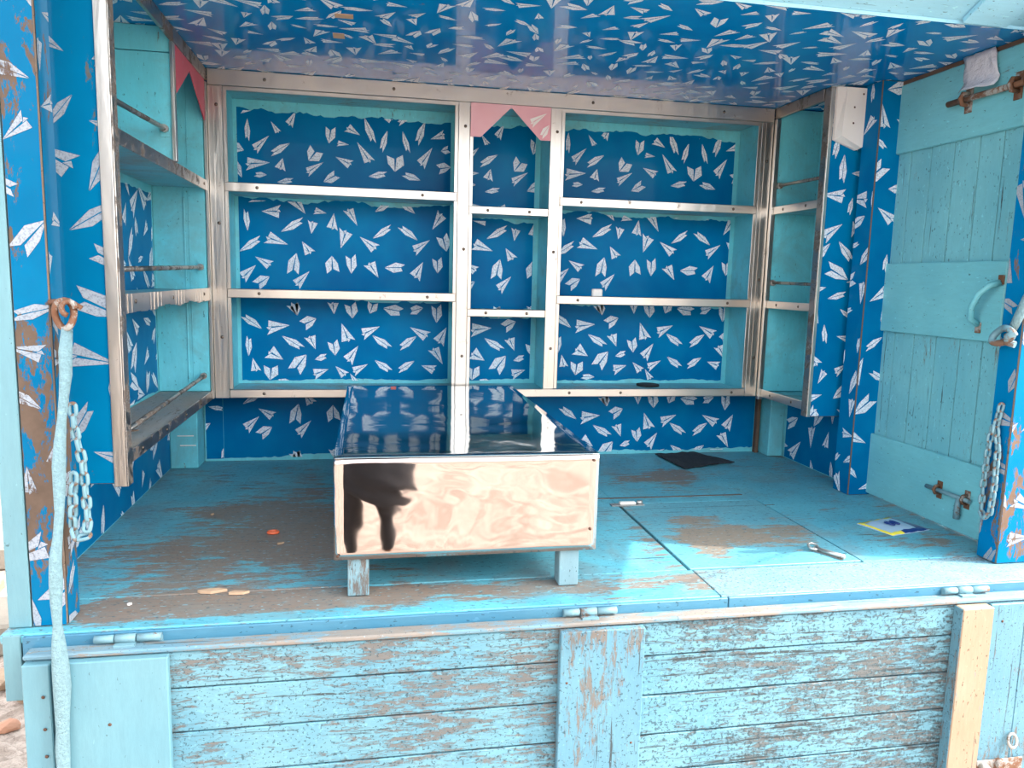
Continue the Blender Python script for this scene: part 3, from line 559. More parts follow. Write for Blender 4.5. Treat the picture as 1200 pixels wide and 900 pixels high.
for y0_, y1_, za, zb in ((YL+0.031, -0.426, 1.062, 1.083), (YL+0.031, -0.018, 0.697, 0.713), (YL+0.031, -0.018, 0.328, 0.349)):
    b = MB(m_steeld); b.tube([(-0.032, y0_, za), (-0.032, y1_, zb)], 0.0065, None, 12); b.tube([(-0.032, y1_-0.012, zb), (-0.032, y1_, zb)], 0.011, m_zinc, 12)
    b.box(-0.044, -0.018, y1_-0.001, y1_+0.001, zb-0.022, zb+0.022, m_teal, bev=0.0005); part(b, 'guard_rod', SL)
b = MB(m_pinkd); X = -0.008
a0 = [(X, -0.405, ZT-0.041), (X, -0.405, 1.185), (X, -0.395, 1.185), (X, -0.222, 1.288), (X, -0.03, 1.185), (X, -0.022, 1.185), (X, -0.022, ZT-0.041)]
b.prism(a0[:4], (0.003, 0, 0)); b.prism([a0[0], a0[3], a0[6]], (0.003, 0, 0)); b.prism(a0[3:7], (0.003, 0, 0)); part(b, 'notched_rose_board', SL, 'rose pink board with a pointed notch')

# ================================================================= right side shelves
SR = thing('shelf_unit', (2.1, -0.17, Z1), 'short teal shelf unit on the right wall beside the back shelves', 'shelves')
b = MB(m_wood_dark); b.box(XR+0.003, 2.144, YR, YR+0.012, 0.250, ZT-0.0015)
sheet_rect(b, (XR+0.006, YR, 0.252), (1, 0, 0), (0, 0, 1), 0.119, ZT-0.26, m_blue, m_plane, 81, 50, 0.09, N=(0, -1, 0)); part(b, 'end_panel', SR)
b = MB(m_steelt); b.box(XR-0.006, XR+0.006, YR-0.004, YR-0.001, 0.250, ZT-0.002); b.box(XR-0.009, XR-0.0065, YR-0.004, YR+0.03, 0.250, ZT-0.002, m_steeld); part(b, 'post_strip', SR)
b = MB(m_steelt); b.box(2.004, XR+0.004, -0.022, -0.001, Z1-0.01, ZT-0.041); part(b, 'post_strip', SR)
b = MB(m_steeld); b.box(2.005, XR, YR+0.031, -0.001, ZT-0.040, ZT-0.0015); part(b, 'top_rail', SR)
b = MB(m_teal); b.box(XR+0.004, XRW-0.001, -0.014, -0.002, Z1+0.021, ZT-0.003); part(b, 'end_board', SR)
b = MB(m_teal); b.box(XRW-0.013, XRW-0.002, YR+0.013, -0.015, Z1+0.021, ZT-0.003); part(b, 'back_panel', SR)
for z, h in ((Z1, 0.03), (Z2-0.0155, 0.028), (Z3-0.0155, 0.028)):
    b = MB(m_teal_h); b.box(XR+0.001, XRW-0.014, YR+0.013, -0.015, z+0.003, z+0.019); s_ = part(b, 'shelf', SR)
    b = MB(m_steel); b.box(XR-0.005, XR-0.0005, YR+0.031, -0.023, z, z+h); part(b, 'edge_strip', s_)
    for y in (-0.24, -0.09): rivet(SR, (XR-0.005, y, z+h/2), 'x-')
for z in (1.070, 0.709):
    b = MB(m_steeld); b.tube([(XR+0.014, YR+0.013, z-0.003), (XR+0.014, -0.016, z+0.002)], 0.006, None, 12); b.tube([(XR+0.014, -0.028, z), (XR+0.014, -0.016, z+0.002)], 0.011, m_rust, 12); part(b, 'guard_rod', SR)
# white box on its end panel
BX = thing('junction_box', (2.085, YR-0.003, 1.26), 'white plastic junction box screwed high on the right shelf panel', 'junction box')
b = MB(m_white); x0, x1, ya, yb = 2.026, 2.142, YR-0.0025, YR-0.040
fr = [(x0+0.018, yb, 1.345), (x1, yb, 1.345), (x1-0.006, yb, 1.170), (x1-0.030, yb, 1.158), (x0+0.004, yb, 1.186), (x0+0.018, yb, 1.205)]
b.prism([(x0, ya, 1.350), (x1, ya, 1.350), (x1, ya, 1.168), (x1-0.032, ya, 1.152), (x0, ya, 1.182)], (0, -0.012, 0))
lo = [(x0, ya-0.0121, 1.350), (x1, ya-0.0121, 1.350), (x1, ya-0.0121, 1.168), (x1-0.032, ya-0.0121, 1.152), (x0, ya-0.0121, 1.182)]
hi = [(x0+0.018, yb, 1.344), (x1, yb, 1.344), (x1-0.002, yb, 1.172), (x1-0.032, yb, 1.156), (x0+0.010, yb, 1.190)]
va = [b.bm.verts.new(p) for p in lo]; vb = [b.bm.verts.new(p) for p in hi]; b.bm.faces.new(va[::-1]); b.bm.faces.new(vb)
for k in range(5): b.bm.faces.new([va[k], va[(k+1) % 5], vb[(k+1) % 5], vb[k]])
part(b, 'cover', BX)
for p in ((2.075, yb, 1.282), (2.075, yb, 1.232), (2.104, yb, 1.325)): rivet(BX, p, 'y', SCREW)

# ================================================================= bench
BN = thing('display_bench', (0.74, -0.55, 0), 'low bench clad in mirror-polished steel on pale blue wooden legs', 'bench')
bx0, bx1, by0, by1, bz0, bz1 = 0.443, 1.028, -1.112, -0.008, 0.088, 0.3149
b = MB(m_wood_dark); b.box(bx0+0.003, bx1-0.003, by0+0.004, by1, bz0+0.002, bz1-0.003); part(b, 'box_body', BN)
def wavy(O, A, B, w, h, nx, ny, amp, N_, mat, name, lip=None):
    t = bmesh.new(); O, A, B, N_ = map(Vector, (O, A, B, N_)); from_ = [[t.verts.new(O+A*(w*i/nx)+B*(h*j/ny)+N_*(amp*(sin(5.1*i/nx*w/0.3+1.7*j/ny)+sin(7.3*j/ny*h/0.3+2.1*i/nx+1))*0.5 if 0 < i < nx and 0 < j < ny else 0)) for j in range(ny+1)] for i in range(nx+1)]
    for i in range(nx):
        for j in range(ny):
            f = t.faces.new([from_[i][j], from_[i+1][j], from_[i+1][j+1], from_[i][j+1]]); f.smooth = True
    r = bmesh.ops.extrude_face_region(t, geom=t.faces[:]); ev = [v for v in r['geom'] if isinstance(v, bmesh.types.BMVert)]
    for v in ev: v.co -= N_*0.0016
    bb = MB(mat); bb.merge(t, mat); return bb
bb = wavy((bx0, by0, bz1-0.0012), (1, 0, 0), (0, 1, 0), bx1-bx0, by1-by0, 28, 40, 0.0009, (0, 0, 1), m_mirrort, 'top'); part(bb, 'top_sheet', BN, 'polished steel top sheet')
bb = wavy((bx0, by0+0.0018, bz0), (1, 0, 0), (0, 0, 1), bx1-bx0, bz1-bz0-0.002, 28, 14, 0.0007, (0, -1, 0), m_mirror, 'front')
for p in ((bx1-0.012, bz1-0.02),): pass
part(bb, 'front_sheet', BN, 'mirror-polished steel front')
for xx in (bx0, bx1-0.0016):
    b = MB(m_mirrort); b.box(xx, xx+0.0016, by0+0.004, by1, bz0, bz1-0.004, bev=0); part(b, 'side_sheet', BN)
for p in ((bx1-0.012, by0+0.0002, bz1-0.016), (bx0+0.008, by0+0.0002, bz0+0.01), (bx1-0.015, by0+0.0002, bz0+0.05)): rivet(BN, p, 'y', SCREW)
m_legp = paint('pale_bench_leg_paint', lin(108, 144, 154), lin(122, 148, 154), lin(108, 94, 84), 0.5, 'z', rough=0.6)
for x0, x1, y0_ in ((0.471, 0.517, by0+0.012), (0.946, 0.992, by0+0.012), (0.471, 0.517, -0.10), (0.946, 0.992, -0.10)):
    b = MB(m_legp); b.box(x0, x1, y0_, y0_+0.045, 0.0005, bz0+0.0015, bev=0.002); part(b, 'leg', BN)

# ================================================================= floor hatch
H = thing('floor_hatch', ((HX0+HX1)/2, (HY0+HY1)/2, 0), 'rectangular hatch lid let into the deck right of the bench', 'hatch')
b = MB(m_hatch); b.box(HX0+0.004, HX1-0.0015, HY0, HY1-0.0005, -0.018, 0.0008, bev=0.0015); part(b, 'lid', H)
HB = thing('strap_hinge', (1.318, -0.50, 0), 'small zinc strap hinge at the back corner of the floor hatch', 'hinge')
b = MB(m_zinc); b.box(1.265, 1.372, -0.513, -0.487, 0.001, 0.004, m_zinc, bev=0.001); part(b, 'leaf', HB)
b = MB(m_white); b.box(1.292, 1.345, -0.508, -0.492, 0.0042, 0.012, bev=0.002); b.tube([(1.35, -0.5, 0.009), (1.368, -0.5, 0.009)], 0.006, m_zinc, 10); part(b, 'barrel', HB)
LT = thing('hasp', (1.70, -0.99, 0), 'small zinc hasp lying on the front right corner of the floor hatch', 'latch')
b = MB(m_zinc); Rz = Matrix.Rotation(radians(-62), 3, 'Z'); pv = (1.70, -0.985, 0)
b.box(1.655, 1.745, -0.993, -0.977, 0.001, 0.0035, bev=0.001, rot=Rz, piv=pv); part(b, 'strap', LT)
b = MB(m_zinc); b.tube([Vector(pv)+Rz@Vector((-0.035, 0, 0.008)), Vector(pv)+Rz@Vector((0.05, 0, 0.009))], 0.006, m_zinc, 10)
cen = Vector(pv)+Rz@Vector((-0.038, 0.0, 0.012)); b.tube([cen+Vector((0.013*cos(a), 0.013*sin(a), 0.004*sin(a))) for a in [2*pi*k/16 for k in range(16)]], 0.0035, m_zinc, 8, closed=True)
part(b, 'hook', LT)

# ================================================================= drop-down front shutter
SH = thing('front_shutter', (1.05, -1.222, -0.03), 'weathered pale blue plank shutter hanging down in front of the deck', 'shutter')
yf, yb_ = -1.237, -1.212
zg = [-0.036, -0.113, -0.206, -0.299, -0.388, -0.48, -0.57, -0.66, -0.74]
rr = random.Random(5)
for x0, x1, m_ in ((-0.119, 1.006, m_boards), (1.0065, 2.34, m_boards2)):
    for k in range(8):
        b = MB(m_); dz = rr.uniform(-0.002, 0.002); b.box(x0, x1, yf+rr.uniform(-0.001, 0.001), yb_, zg[k+1]+0.0016, zg[k]-0.0016, bev=0.0018); part(b, 'plank', SH)
b = MB(m_dark); b.box(-0.115, 2.33, yb_+0.0005, yb_+0.003, -0.735, -0.04, bev=0); part(b, 'backing', SH)
b = MB(m_ledge); b.box(-0.121, 2.34, yf-0.006, -1.2065, -0.0345, -0.024, bev=0.003); part(b, 'top_rail', SH, 'worn top rail, bleached to bare wood')
for x0, x1, z0, m_, t_ in ((-0.119, -0.071, -0.037, m_smooth, 0.018), (-0.056, 0.137, -0.036, m_smooth, 0.020), (0.914, 1.101, -0.036, m_batten, 0.021), (1.875, 1.958, -0.036, m_bare, 0.030), (1.966, 2.063, -0.037, m_batten, 0.012), (2.065, 2.34, -0.037, m_batten, 0.010)):
    b = MB(m_); b.box(x0, x1, yf-t_, yf-0.0012, -0.742, z0, bev=0.002)
    if m_ is m_bare: b.box(x0-0.0015, x0-0.0002, yf-t_+0.002, yf-0.0012, -0.74, z0-0.001, m_batten, bev=0)
    part(b, 'batten', SH, 'bare sun-bleached batten' if m_ is m_bare else None)
for xa, xb in ((-0.005, 0.118), (0.930, 1.050), (1.862, 1.985)):
    b = MB(m_rustp); yh = -1.2125; zh = -0.013; w = (xb-xa)
    for k, (p, q, r) in enumerate(((0, 0.30, 0.0075), (0.31, 0.62, 0.0085), (0.63, 1, 0.0075))):
        b.tube([(xa+w*p, yh, zh), (xa+w*q-0.001, yh, zh)], r, m_rustp, 12)
    b.box(xa+w*0.31, xa+w*0.62, yf+0.006, yh, zh-0.012, zh-0.007, bev=0.0005); b.box(xa, xb, Y0-0.0115, Y0-0.0085, -0.04, -0.014, bev=0.0005)
    part(b, 'hinge', SH, 'painted rusty hinge')
b = MB(m_zinc); cc = Vector((2.058, yf-0.022, -0.386)); b.tube([cc+Vector((0.012*cos(a), 0.004*sin(a), 0.016*sin(a))) for a in [2*pi*k/18 for k in range(18)]], 0.0035, m_zinc, 8, closed=True)
part(b, 'ring', SH, 'steel ring')
b = MB(m_rust); b.tube([(2.03, yf-0.03, -0.445), (2.03, yf-0.004, -0.445)], 0.011, m_rust, 10); b.tube([(1.985, yf-0.044, -0.45), (1.985, yf-0.012, -0.45)], 0.011, m_rust, 10); b.box(1.97, 2.10, yf-0.017, yf-0.0125, -0.47, -0.436, m_rust)
part(b, 'latch_plate', SH, 'rusty latch plate with two bolts')
for x, z in ((-0.083, -0.10), (-0.083, -0.165), (-0.083, -0.22), (0.03, -0.165), (0.93, -0.15), (1.08, -0.3), (2.0, -0.08)): rivet(SH, (x, yf-0.0205 if x < 1.5 else yf-0.0125, z), 'y', SCREW)

# ================================================================= raised awning flap
AW = thing('awning_flap', (1.1, -0.97, ZT), 'raised pale blue roof flap at the top right of the opening', 'awning')
SL_ = 0.47; an = math.atan(SL_); Rf = Matrix.Rotation(-an, 3, 'X'); hg = Vector((1.1, -0.968, ZT+0.008))
b = MB(m_flap); Lf = 1.15
for k in range(5):
    y1_ = -0.968-Lf*k/5; b.box(-0.24, 2.43, y1_-Lf/5+0.001, y1_, ZT+0.008, ZT+0.026, bev=0.001, rot=Rf, piv=hg)
part(b, 'panel', AW)
for x0, x1 in ((1.955, 2.08), (-0.24, -0.12)):
    b = MB(m_flap); b.box(x0, x1, -0.968-Lf, -0.969-0.005, ZT-0.008, ZT+0.0075, bev=0.002, rot=Rf, piv=hg); part(b, 'frame_batten', AW)
b = MB(m_flap); b.box(-0.119, 1.954, -0.968-Lf, -0.968-Lf+0.08, ZT-0.012, ZT+0.0075, bev=0.002, rot=Rf, piv=hg); part(b, 'frame_batten', AW)

# ================================================================= chains and ropes
def link_mesh(L=0.026, Wd=0.017, r=0.003, mat=m_rustp):
    pts = []
    for k in range(20):
        a = 2*pi*k/20; x = (Wd/2-r)*cos(a); z = (L/2-Wd/2)*(1 if sin(a) > 0 else -1)+(Wd/2-r)*sin(a) if abs(sin(a)) > 1e-6 else 0
        pts.append((x, 0, z))
    b = MB(mat); b.tube(pts, r, mat, 8, closed=True); return b
def chain(name, loc, label, path, L=0.026, Wd=0.017, r=0.003, mat=m_rustp):
    T = thing(name, loc, label, 'chain'); b = link_mesh(L, Wd, r, mat); o = b.build('link'); o.parent = T; proto = o; step = L-2*r-0.001
    pts = [Vector(p) for p in path]; seg = []; 
    d = 0; i = 0; first = True; cur = 0.0; tot = sum((pts[k+1]-pts[k]).length for k in range(len(pts)-1)); n = int(tot/step); k2 = 0
    for j in range(n):
        s_ = (j+0.5)*step; acc = 0
        for q in range(len(pts)-1):
            l = (pts[q+1]-pts[q]).length
            if acc+l >= s_: break
            acc += l
        dr = (pts[q+1]-pts[q]).normalized(); p = pts[q]+dr*(s_-acc)
        o = proto if first else proto.copy()
        if not first: COL.objects.link(o); o.parent = T
        first = False
        z = dr; x = Vector((1, 0.6, 0)).cross(z).normalized().cross(z).normalized()
        tw = radians(35+(90 if j % 2 else 0)+random.Random(j).uniform(-14, 14)); y = z.cross(x); X_ = x*cos(tw)+y*sin(tw); Y_ = z.cross(X_)
        mt = Matrix((X_, Y_, z)).transposed(); o.rotation_mode = 'QUATERNION'; o.rotation_quaternion = mt.to_quaternion(); o.location = p-Vector(loc)
    return T
yc = -1.186
chain('chain', (-0.02, yc, 0.44), 'pale painted chain looped beside the left front post', [(-0.032, yc+0.003, 0.445), (-0.030, yc, 0.40), (-0.018, yc, 0.33), (-0.012, yc-0.006, 0.22), (-0.016, yc-0.012, 0.190), (-0.032, yc-0.012, 0.186), (-0.040, yc-0.004, 0.205), (-0.036, yc-0.006, 0.27), (-0.028, yc-0.014, 0.33)], 0.031, 0.020, 0.0037)
xc = 2.100
chain('chain', (2.06, -1.08, 0.40), 'pale painted chain looped on the right front post', [(xc, -1.072, 0.415), (xc-0.004, -1.066, 0.36), (xc-0.006, -1.082, 0.30), (xc-0.010, -1.088, 0.20), (xc-0.008, -1.082, 0.135), (xc-0.008, -1.066, 0.112), (xc-0.008, -1.052, 0.128), (xc-0.008, -1.050, 0.20), (xc-0.014, -1.060, 0.29), (xc-0.012, -1.064, 0.37)], 0.029, 0.019, 0.0036)
# rope on the left: rusty shackle at top, long painted rope down over the shutter
RP = thing('hanging_rope', (-0.034, -1.19, 0.60), 'long pale painted rope hanging from a rusty loop on the left post', 'rope')
def jit(pts, a, seed):
    rr = random.Random(seed); return [Vector(p)+Vector((rr.uniform(-a, a), rr.uniform(-a, a)*0.5, 0)) for p in pts]
pts = [(-0.036+0.002*sin(k*0.9)-0.015*k/24, -1.182-(0.10 if k > 9 else 0.10*k/10)*0.9, 0.585-0.99*k/24) for k in range(25)]
rad = [0.0105+0.0022*sin(k*1.3)+(0.004 if 13 < k < 20 else 0)-(0.003 if k > 21 else 0) for k in range(25)]
b = MB(m_ropep); b.tube(jit(pts, 0.0012, 2), rad, None, 12, flat=0.6); part(b, 'rope_strand', RP)
b = MB(m_rust); cc = Vector((-0.037, -1.184, 0.612))
b.tube([cc+Vector((0.016*cos(a), 0.005*sin(2*a), 0.026*sin(a))) for a in [2*pi*k/20 for k in range(20)]], 0.0062, None, 10, closed=True)
b.tube([cc+Vector((0.010+0.012*cos(a), -0.008, 0.012+0.013*sin(a))) for a in [2*pi*k/14 for k in range(11)]], 0.005, None, 8)
b.tube([cc+Vector((-0.03, 0.017, 0.022)), cc+Vector((-0.012, 0.004, 0.024)), cc+Vector((0.01, -0.004, 0.026)), cc+Vector((0.03, 0.0, 0.012))], 0.005, None, 8)
part(b, 'shackle', RP, 'rusty iron loop')
# knotted rope on the right post
RR = thing('knotted_rope', (2.09, -1.09, 0.62), 'pale painted rope knotted around a hook on the right front post', 'rope')
b = MB(m_ropep); b.tube(jit([(2.125, -1.135, 0.78), (2.112, -1.125, 0.73), (2.100, -1.112, 0.68), (2.094, -1.100, 0.64), (2.092, -1.086, 0.605)], 0.001, 4), [0.010, 0.011, 0.0115, 0.011, 0.010], None, 12); part(b, 'rope_strand', RR)
b = MB(m_rustp); cc = Vector((2.086, -1.068, 0.588)); b.tube([cc+Vector((0.004*sin(2*a)-0.004, 0.030*cos(a), 0.018*sin(a)-0.008*cos(a))) for a in [2*pi*k/22 for k in range(22)]], 0.0085, None, 10, closed=True)
b.tube([cc+Vector((-0.004, -0.04, 0.012)), cc+Vector((-0.012, -0.025, 0.0)), cc+Vector((0.0, -0.012, -0.016)), cc+Vector((0.008, -0.03, -0.02))], 0.009, None, 10)
part(b, 'knot', RR, 'thick rust-stained knot')
# cable strung outside, right of the kiosk (its thin shadow crosses the lit deck)
P0 = [Vector(p) for p in ((1.06, -1.175, 0), (1.20, -1.130, 0), (1.35, -1.075, 0), (1.55, -0.985, 0), (1.75, -0.90, 0))]
pts = [p-SUN_DIR*(2.0-0.05*k) for k, p in enumerate(P0)]
CB = MB(m_blackc); CB.tube(pts, 0.0045, None, 8); CB = CB.build('cable', None, tuple(pts[2])); tag(CB, 'thin black cable hanging outside at the right of the awning', 'cable')

# ================================================================= small things
b = MB(m_bag); org = (XRW-0.02, -0.80, 1.25); rr = random.Random(4); nx, nz = 7, 8; gv = []
for i in range(nx+1):
    row = []
    for j in range(nz+1):
        u, v = i/nx, j/nz; y = -0.728-0.112*u-(0.018*(1-v)) - 0.018*u*(1-v); z = 1.244+0.107*v+(0.0 if v > .9 else rr.uniform(-.003, .003))+0.008*(1-v)*(1-u)
        row.append(b.bm.verts.new((XRW-0.0195-0.008*abs(sin(u*9+v*4))-(0.026 if v < 0.25 else 0.0)*(1-v*4), y, z)))
    gv.append(row)
for i in range(nx):
    for j in range(nz): f = b.bm.faces.new([gv[i][j], gv[i+1][j], gv[i+1][j+1], gv[i][j+1]]); f.smooth = True
o = b.build('plastic_bag', None, org); tag(o, 'crumpled clear white plastic wrap stuck above the top door bolt', 'plastic wrap')
sm = o.modifiers.new('t', 'SOLIDIFY'); sm.thickness = 0.001
# flat printed packet
PK = thing('snack_packet', (2.04, -0.79, 0.001), 'flat yellow, grey-blue and navy foil packet lying by the plank door', 'packet')
def flr(pts, z): return [(p[0], p[1], z) for p in pts]
PKq = [Vector((1.945, -0.760)), Vector((1.982, -0.872)), Vector((2.130, -0.835)), Vector((2.092, -0.712))]
def pq(u, v): a = PKq[0].lerp(PKq[3], u); c2 = PKq[1].lerp(PKq[2], u); return a.lerp(c2, v)
b = MB(m_packet); nu, nv = 12, 8
gz = lambda u, v: 0.0035+0.010*sin(pi*min(1, max(0, u)))*sin(pi*v)**0.6+0.0012*sin(u*23+v*5)
vt = [[b.bm.verts.new((*pq(i/nu, j/nv), gz(i/nu, j/nv))) for j in range(nv+1)] for i in range(nu+1)]; vb2 = [[b.bm.verts.new((*pq(i/nu, j/nv), 0.001)) for j in range(nv+1)] for i in range(nu+1)]
for i in range(nu):
    for j in range(nv):
        u, v = (i+0.5)/nu, (j+0.5)/nv
        m_ = m_navy if (u+0.25*v > 0.92 or (v > 0.86 and u > 0.3)) else (m_yellow if (u < 0.12 or v < 0.13 or (v > 0.87)) else m_packet)
        f = b.bm.faces.new([vt[i][j], vt[i+1][j], vt[i+1][j+1], vt[i][j+1]]); f.material_index = b.mi(m_); f.smooth = True
        f = b.bm.faces.new([vb2[i][j], vb2[i][j+1], vb2[i+1][j+1], vb2[i+1][j]]); f.material_index = b.mi(m_packet)
for i in range(nu):
    for j in (0, nv): b.bm.faces.new([vt[i][j], vt[i+1][j], vb2[i+1][j], vb2[i][j]])
for j in range(nv):
    for i in (0, nu): b.bm.faces.new([vt[i][j], vt[i][j+1], vb2[i][j+1], vb2[i][j]])
b.bm.verts.index_update(); part(b, 'foil_bag', PK)
b = MB(m_navy)      # looping printed mark
for c0, r0 in ((0.36, 0.016), (0.50, 0.013)):
    pts = [(*pq(c0+r0*3*cos(a), 0.55+0.13*sin(a)), 0.0165) for a in [2*pi*k/16 for k in range(16)]]; b.tube(pts, 0.0022, None, 6, closed=True)
part(b, 'printed_mark', PK, 'dark blue looping print')
# black mesh scrap
b = MB(m_mat); q = [Vector((1.665, 0.160)), Vector((1.690, -0.078)), Vector((1.935, 0.004)), Vector((1.84, 0.185)), ]
nu = nv = 14; rr = random.Random(9)
def mp_(i, j):
    v = q[0].lerp(q[3], i/nu).lerp(q[1].lerp(q[2], i/nu), j/nv)+Vector((rr.uniform(-.002, .002), rr.uniform(-.002, .002)))
    return (v.x, v.y, 0.005+0.003*sin(i*1.1)*sin(j*0.8+i*.5)+rr.uniform(0, .001))
vt = [[b.bm.verts.new(mp_(i, j)) for j in range(nv+1)] for i in range(nu+1)]
for i in range(nu):
    for j in range(nv): b.bm.faces.new([vt[i][j], vt[i+1][j], vt[i+1][j+1], vt[i][j+1]])
o = b.build('mesh_scrap', None, (1.78, 0.06, 0.001)); tag(o, 'crumpled scrap of black mesh at the back of the deck', 'mesh scrap'); sm = o.modifiers.new('t', 'SOLIDIFY'); sm.thickness = 0.003; sm.offset = -1
# orange ring
b = MB(m_orange); b.tube([(0.262+0.013*cos(a), -0.655+0.010*sin(a), 0.0045) for a in [2*pi*k/18 for k in range(18)]], 0.004, None, 8, closed=True)
tag(b.build('plastic_ring', None, (0.262, -0.655, 0)), 'tiny orange plastic ring on the stained deck left of the bench', 'ring')
# flat dark lid on the bottom shelf, right
b = MB(m_dark); b.tube([(1.60, 0.11, Z1+0.026), (1.60, 0.11, Z1+0.032)], 0.045, m_dark, 24); b.tube([(1.60, 0.11, Z1+0.032), (1.60, 0.11, Z1+0.034)], 0.036, m_mat, 24)
tag(b.build('round_lid', None, (1.60, 0.11, Z1+0.024)), 'flat dark lid lying on the bottom shelf at the right', 'lid')
# socket-like white scrap seen on the middle shelf
b = MB(m_white); b.box(1.335, 1.375, 0.03, 0.05, Z2+0.0105, Z2+0.042, bev=0.004); b.box(1.33, 1.38, 0.026, 0.055, Z2+0.0102, Z2+0.014, bev=0.001)
tag(b.build('white_plug', None, (1.355, 0.04, Z2+0.01)), 'small white plastic plug standing on the middle right shelf', 'plug')
def chip(name, x, y, z, L, Wd, th, rot, mat, label, cat, seed, group=None):
    rr = random.Random(seed); pts = []
    for k in range(7):
        a = 2*pi*k/7+rr.uniform(-.25, .25); r = rr.uniform(.75, 1.1); px, py = L/2*r*cos(a), Wd/2*r*sin(a)
        pts.append((x+px*cos(rot)-py*sin(rot), y+px*sin(rot)+py*cos(rot), z))
    b = MB(mat); b.prism(pts, (0, 0, th)); return tag(b.build(name, None, (x, y, z)), label, cat, group)
chip('wood_splinter', 0.178, -1.040, 0.0008, 0.062, 0.022, 0.006, 0.1, m_debris, 'pale flat wood splinter near the front left of the deck', 'splinter', 1)
chip('wood_splinter', 0.235, -1.055, 0.0008, 0.045, 0.016, 0.005, 0.0, m_debris, 'narrow wood splinter just left of the bench leg', 'splinter', 2)
chip('dry_leaf', -0.075, -0.70, Z1+0.0255, 0.045, 0.014, 0.003, 0.3, m_brownend, 'brown dry leaf on the bottom shelf of the left unit', 'leaf', 3)
chip('paint_flake', 0.29, -0.74, 0.0008, 0.022, 0.010, 0.003, 0.5, m_debris, 'tan paint flake on the stained deck below the orange ring', 'flake', 5)
chip('paper_scrap', 0.022, -1.083, 0.0, 0.010, 0.010, 0.003, 0.5, m_white, 'tiny white scrap at the front left of the deck', 'scrap', 6)
chip('paper_scrap', 1.165, -0.36, 0.0008, 0.040, 0.028, 0.004, 0.8, m_white, 'small white scrap on the deck beside the right edge of the bench', 'scrap', 7)
chip('paint_flake', 0.07, -0.47, 0.0008, 0.016, 0.009, 0.003, 1.2, m_debris, 'tan flake on the deck in front of the left corner stump', 'flake', 8)
chip('orange_peel', 0.60, -0.07, 0.3152, 0.022, 0.012, 0.003, 0.1, m_orange, 'tiny orange scrap at the back of the polished bench top', 'scrap', 9)

# ================================================================= outside at the left
def rock(name, x, y, z, s_, mat, label, cat, seed, sq=(1, 1, .7), rot=0):
    t = bmesh.new(); bmesh.ops.create_icosphere(t, subdivisions=2, radius=1); rr = random.Random(seed)
    from mathutils import noise
    for v in t.verts:
        k = 1+0.28*noise.noise(v.co*1.3+Vector((seed, 0, 0))); v.co = Vector((v.co.x*s_*sq[0]*k, v.co.y*s_*sq[1]*k, v.co.z*s_*sq[2]*k))
    mz = min(v.co.z for v in t.verts)
    for v in t.verts: v.co = Vector((x, y, z-mz-0.004))+Matrix.Rotation(rot, 3, 'Z')@v.co
    b = MB(mat); b.merge(t, mat); return tag(b.build(name, None, (x, y, z)), label, cat)
b = MB(m_conc); b.box(-1.7, -0.62, 0.36, 0.66, GZ, GZ+0.13, bev=0.012); tag(b.build('concrete_kerb', None, (-1.1, 0.5, GZ)), 'low grey concrete kerb beside the kiosk at the lower left', 'kerb')
b = MB(m_conc); b.box(-2.4, -0.95, 1.30, 1.75, GZ, GZ+0.12, bev=0.012); tag(b.build('concrete_slab', None, (-1.7, 1.5, GZ)), 'grey concrete slab behind the rubble at the left edge', 'slab')
rock('brick_fragment', -0.64, -0.16, GZ, 0.034, m_brick, 'pinkish brick fragment on the gravel at the lower left', 'brick', 3, (1.1, .8, .6), .4)
for k, (x, y, s_, lb) in enumerate(((-0.76, 0.12, .05, 'brown stone in front of the concrete kerb'), (-0.66, 0.02, .035, 'small stone on the gravel near the brick fragment'), (-1.20, 0.95, .09, 'large brown rubble stone between kerb and slab'), (-1.0, 0.78, .06, 'smaller rubble stone just behind the concrete kerb'), (-1.38, 1.18, .06, 'rubble stone right in front of the far slab'))):
    rock('rubble_stone', x, y, GZ, s_, m_rock, lb, 'stone', 20+k)
b = MB(m_plaster); b.box(-7, -0.4, 3.6, 3.8, GZ, 2.4, bev=0.01); tag(b.build('plaster_wall', None, (-3.5, 3.7, GZ)), 'pale plastered wall behind the kiosk at the left edge', 'wall')
b = MB(m_plaster); b.box(-9, 11, -11.2, -11, GZ, 2.2, bev=0.01); tag(b.build('reflection_wall', None, (0, -11.1, GZ)), 'long pale wall added unseen behind the viewer for bright reflections', 'wall')  # wall added out of view across the street to give bright reflections
# ================================================================= the photographer, mirrored in the bench front
def skinned(name, verts, edges, mat, parent, lvl=2):
    me = bpy.data.meshes.new(name); me.from_pydata([Vector(v[:3])-ORG[parent.name] for v in verts], edges, []); me.materials.append(mat)
    o = bpy.data.objects.new(name, me); COL.objects.link(o); o.parent = parent
    sk = o.modifiers.new('skin', 'SKIN'); sk.use_smooth_shade = True
    for i, v in enumerate(verts):
        r = v[3]; me.skin_vertices[0].data[i].radius = r if isinstance(r, tuple) else (r, r)
    me.skin_vertices[0].data[0].use_root = True
    if lvl: ss = o.modifiers.new('sub', 'SUBSURF'); ss.levels = lvl; ss.render_levels = lvl
    return o
m_skin = plain('skin', lin(168, 120, 92), 0.5); m_trous = plain('dark_trousers', lin(34, 32, 34), 0.9, lin(46, 44, 46), 40); m_shirt = plain('dark_tunic', lin(48, 48, 52), 0.9, lin(36, 36, 40), 30)
m_hair = plain('black_hair', lin(22, 20, 20), 0.6, lin(40, 36, 34), 80, 0.6); m_shoe = plain('dark_shoe', lin(40, 36, 34), 0.5); m_eye = plain('eye_white', lin(235, 230, 225), 0.3)
px_, py_ = 0.515, -3.075
PP = thing('person', (px_, py_, GZ), 'person in dark tunic and dark trousers holding up a phone, reflected in the bench front', 'person')
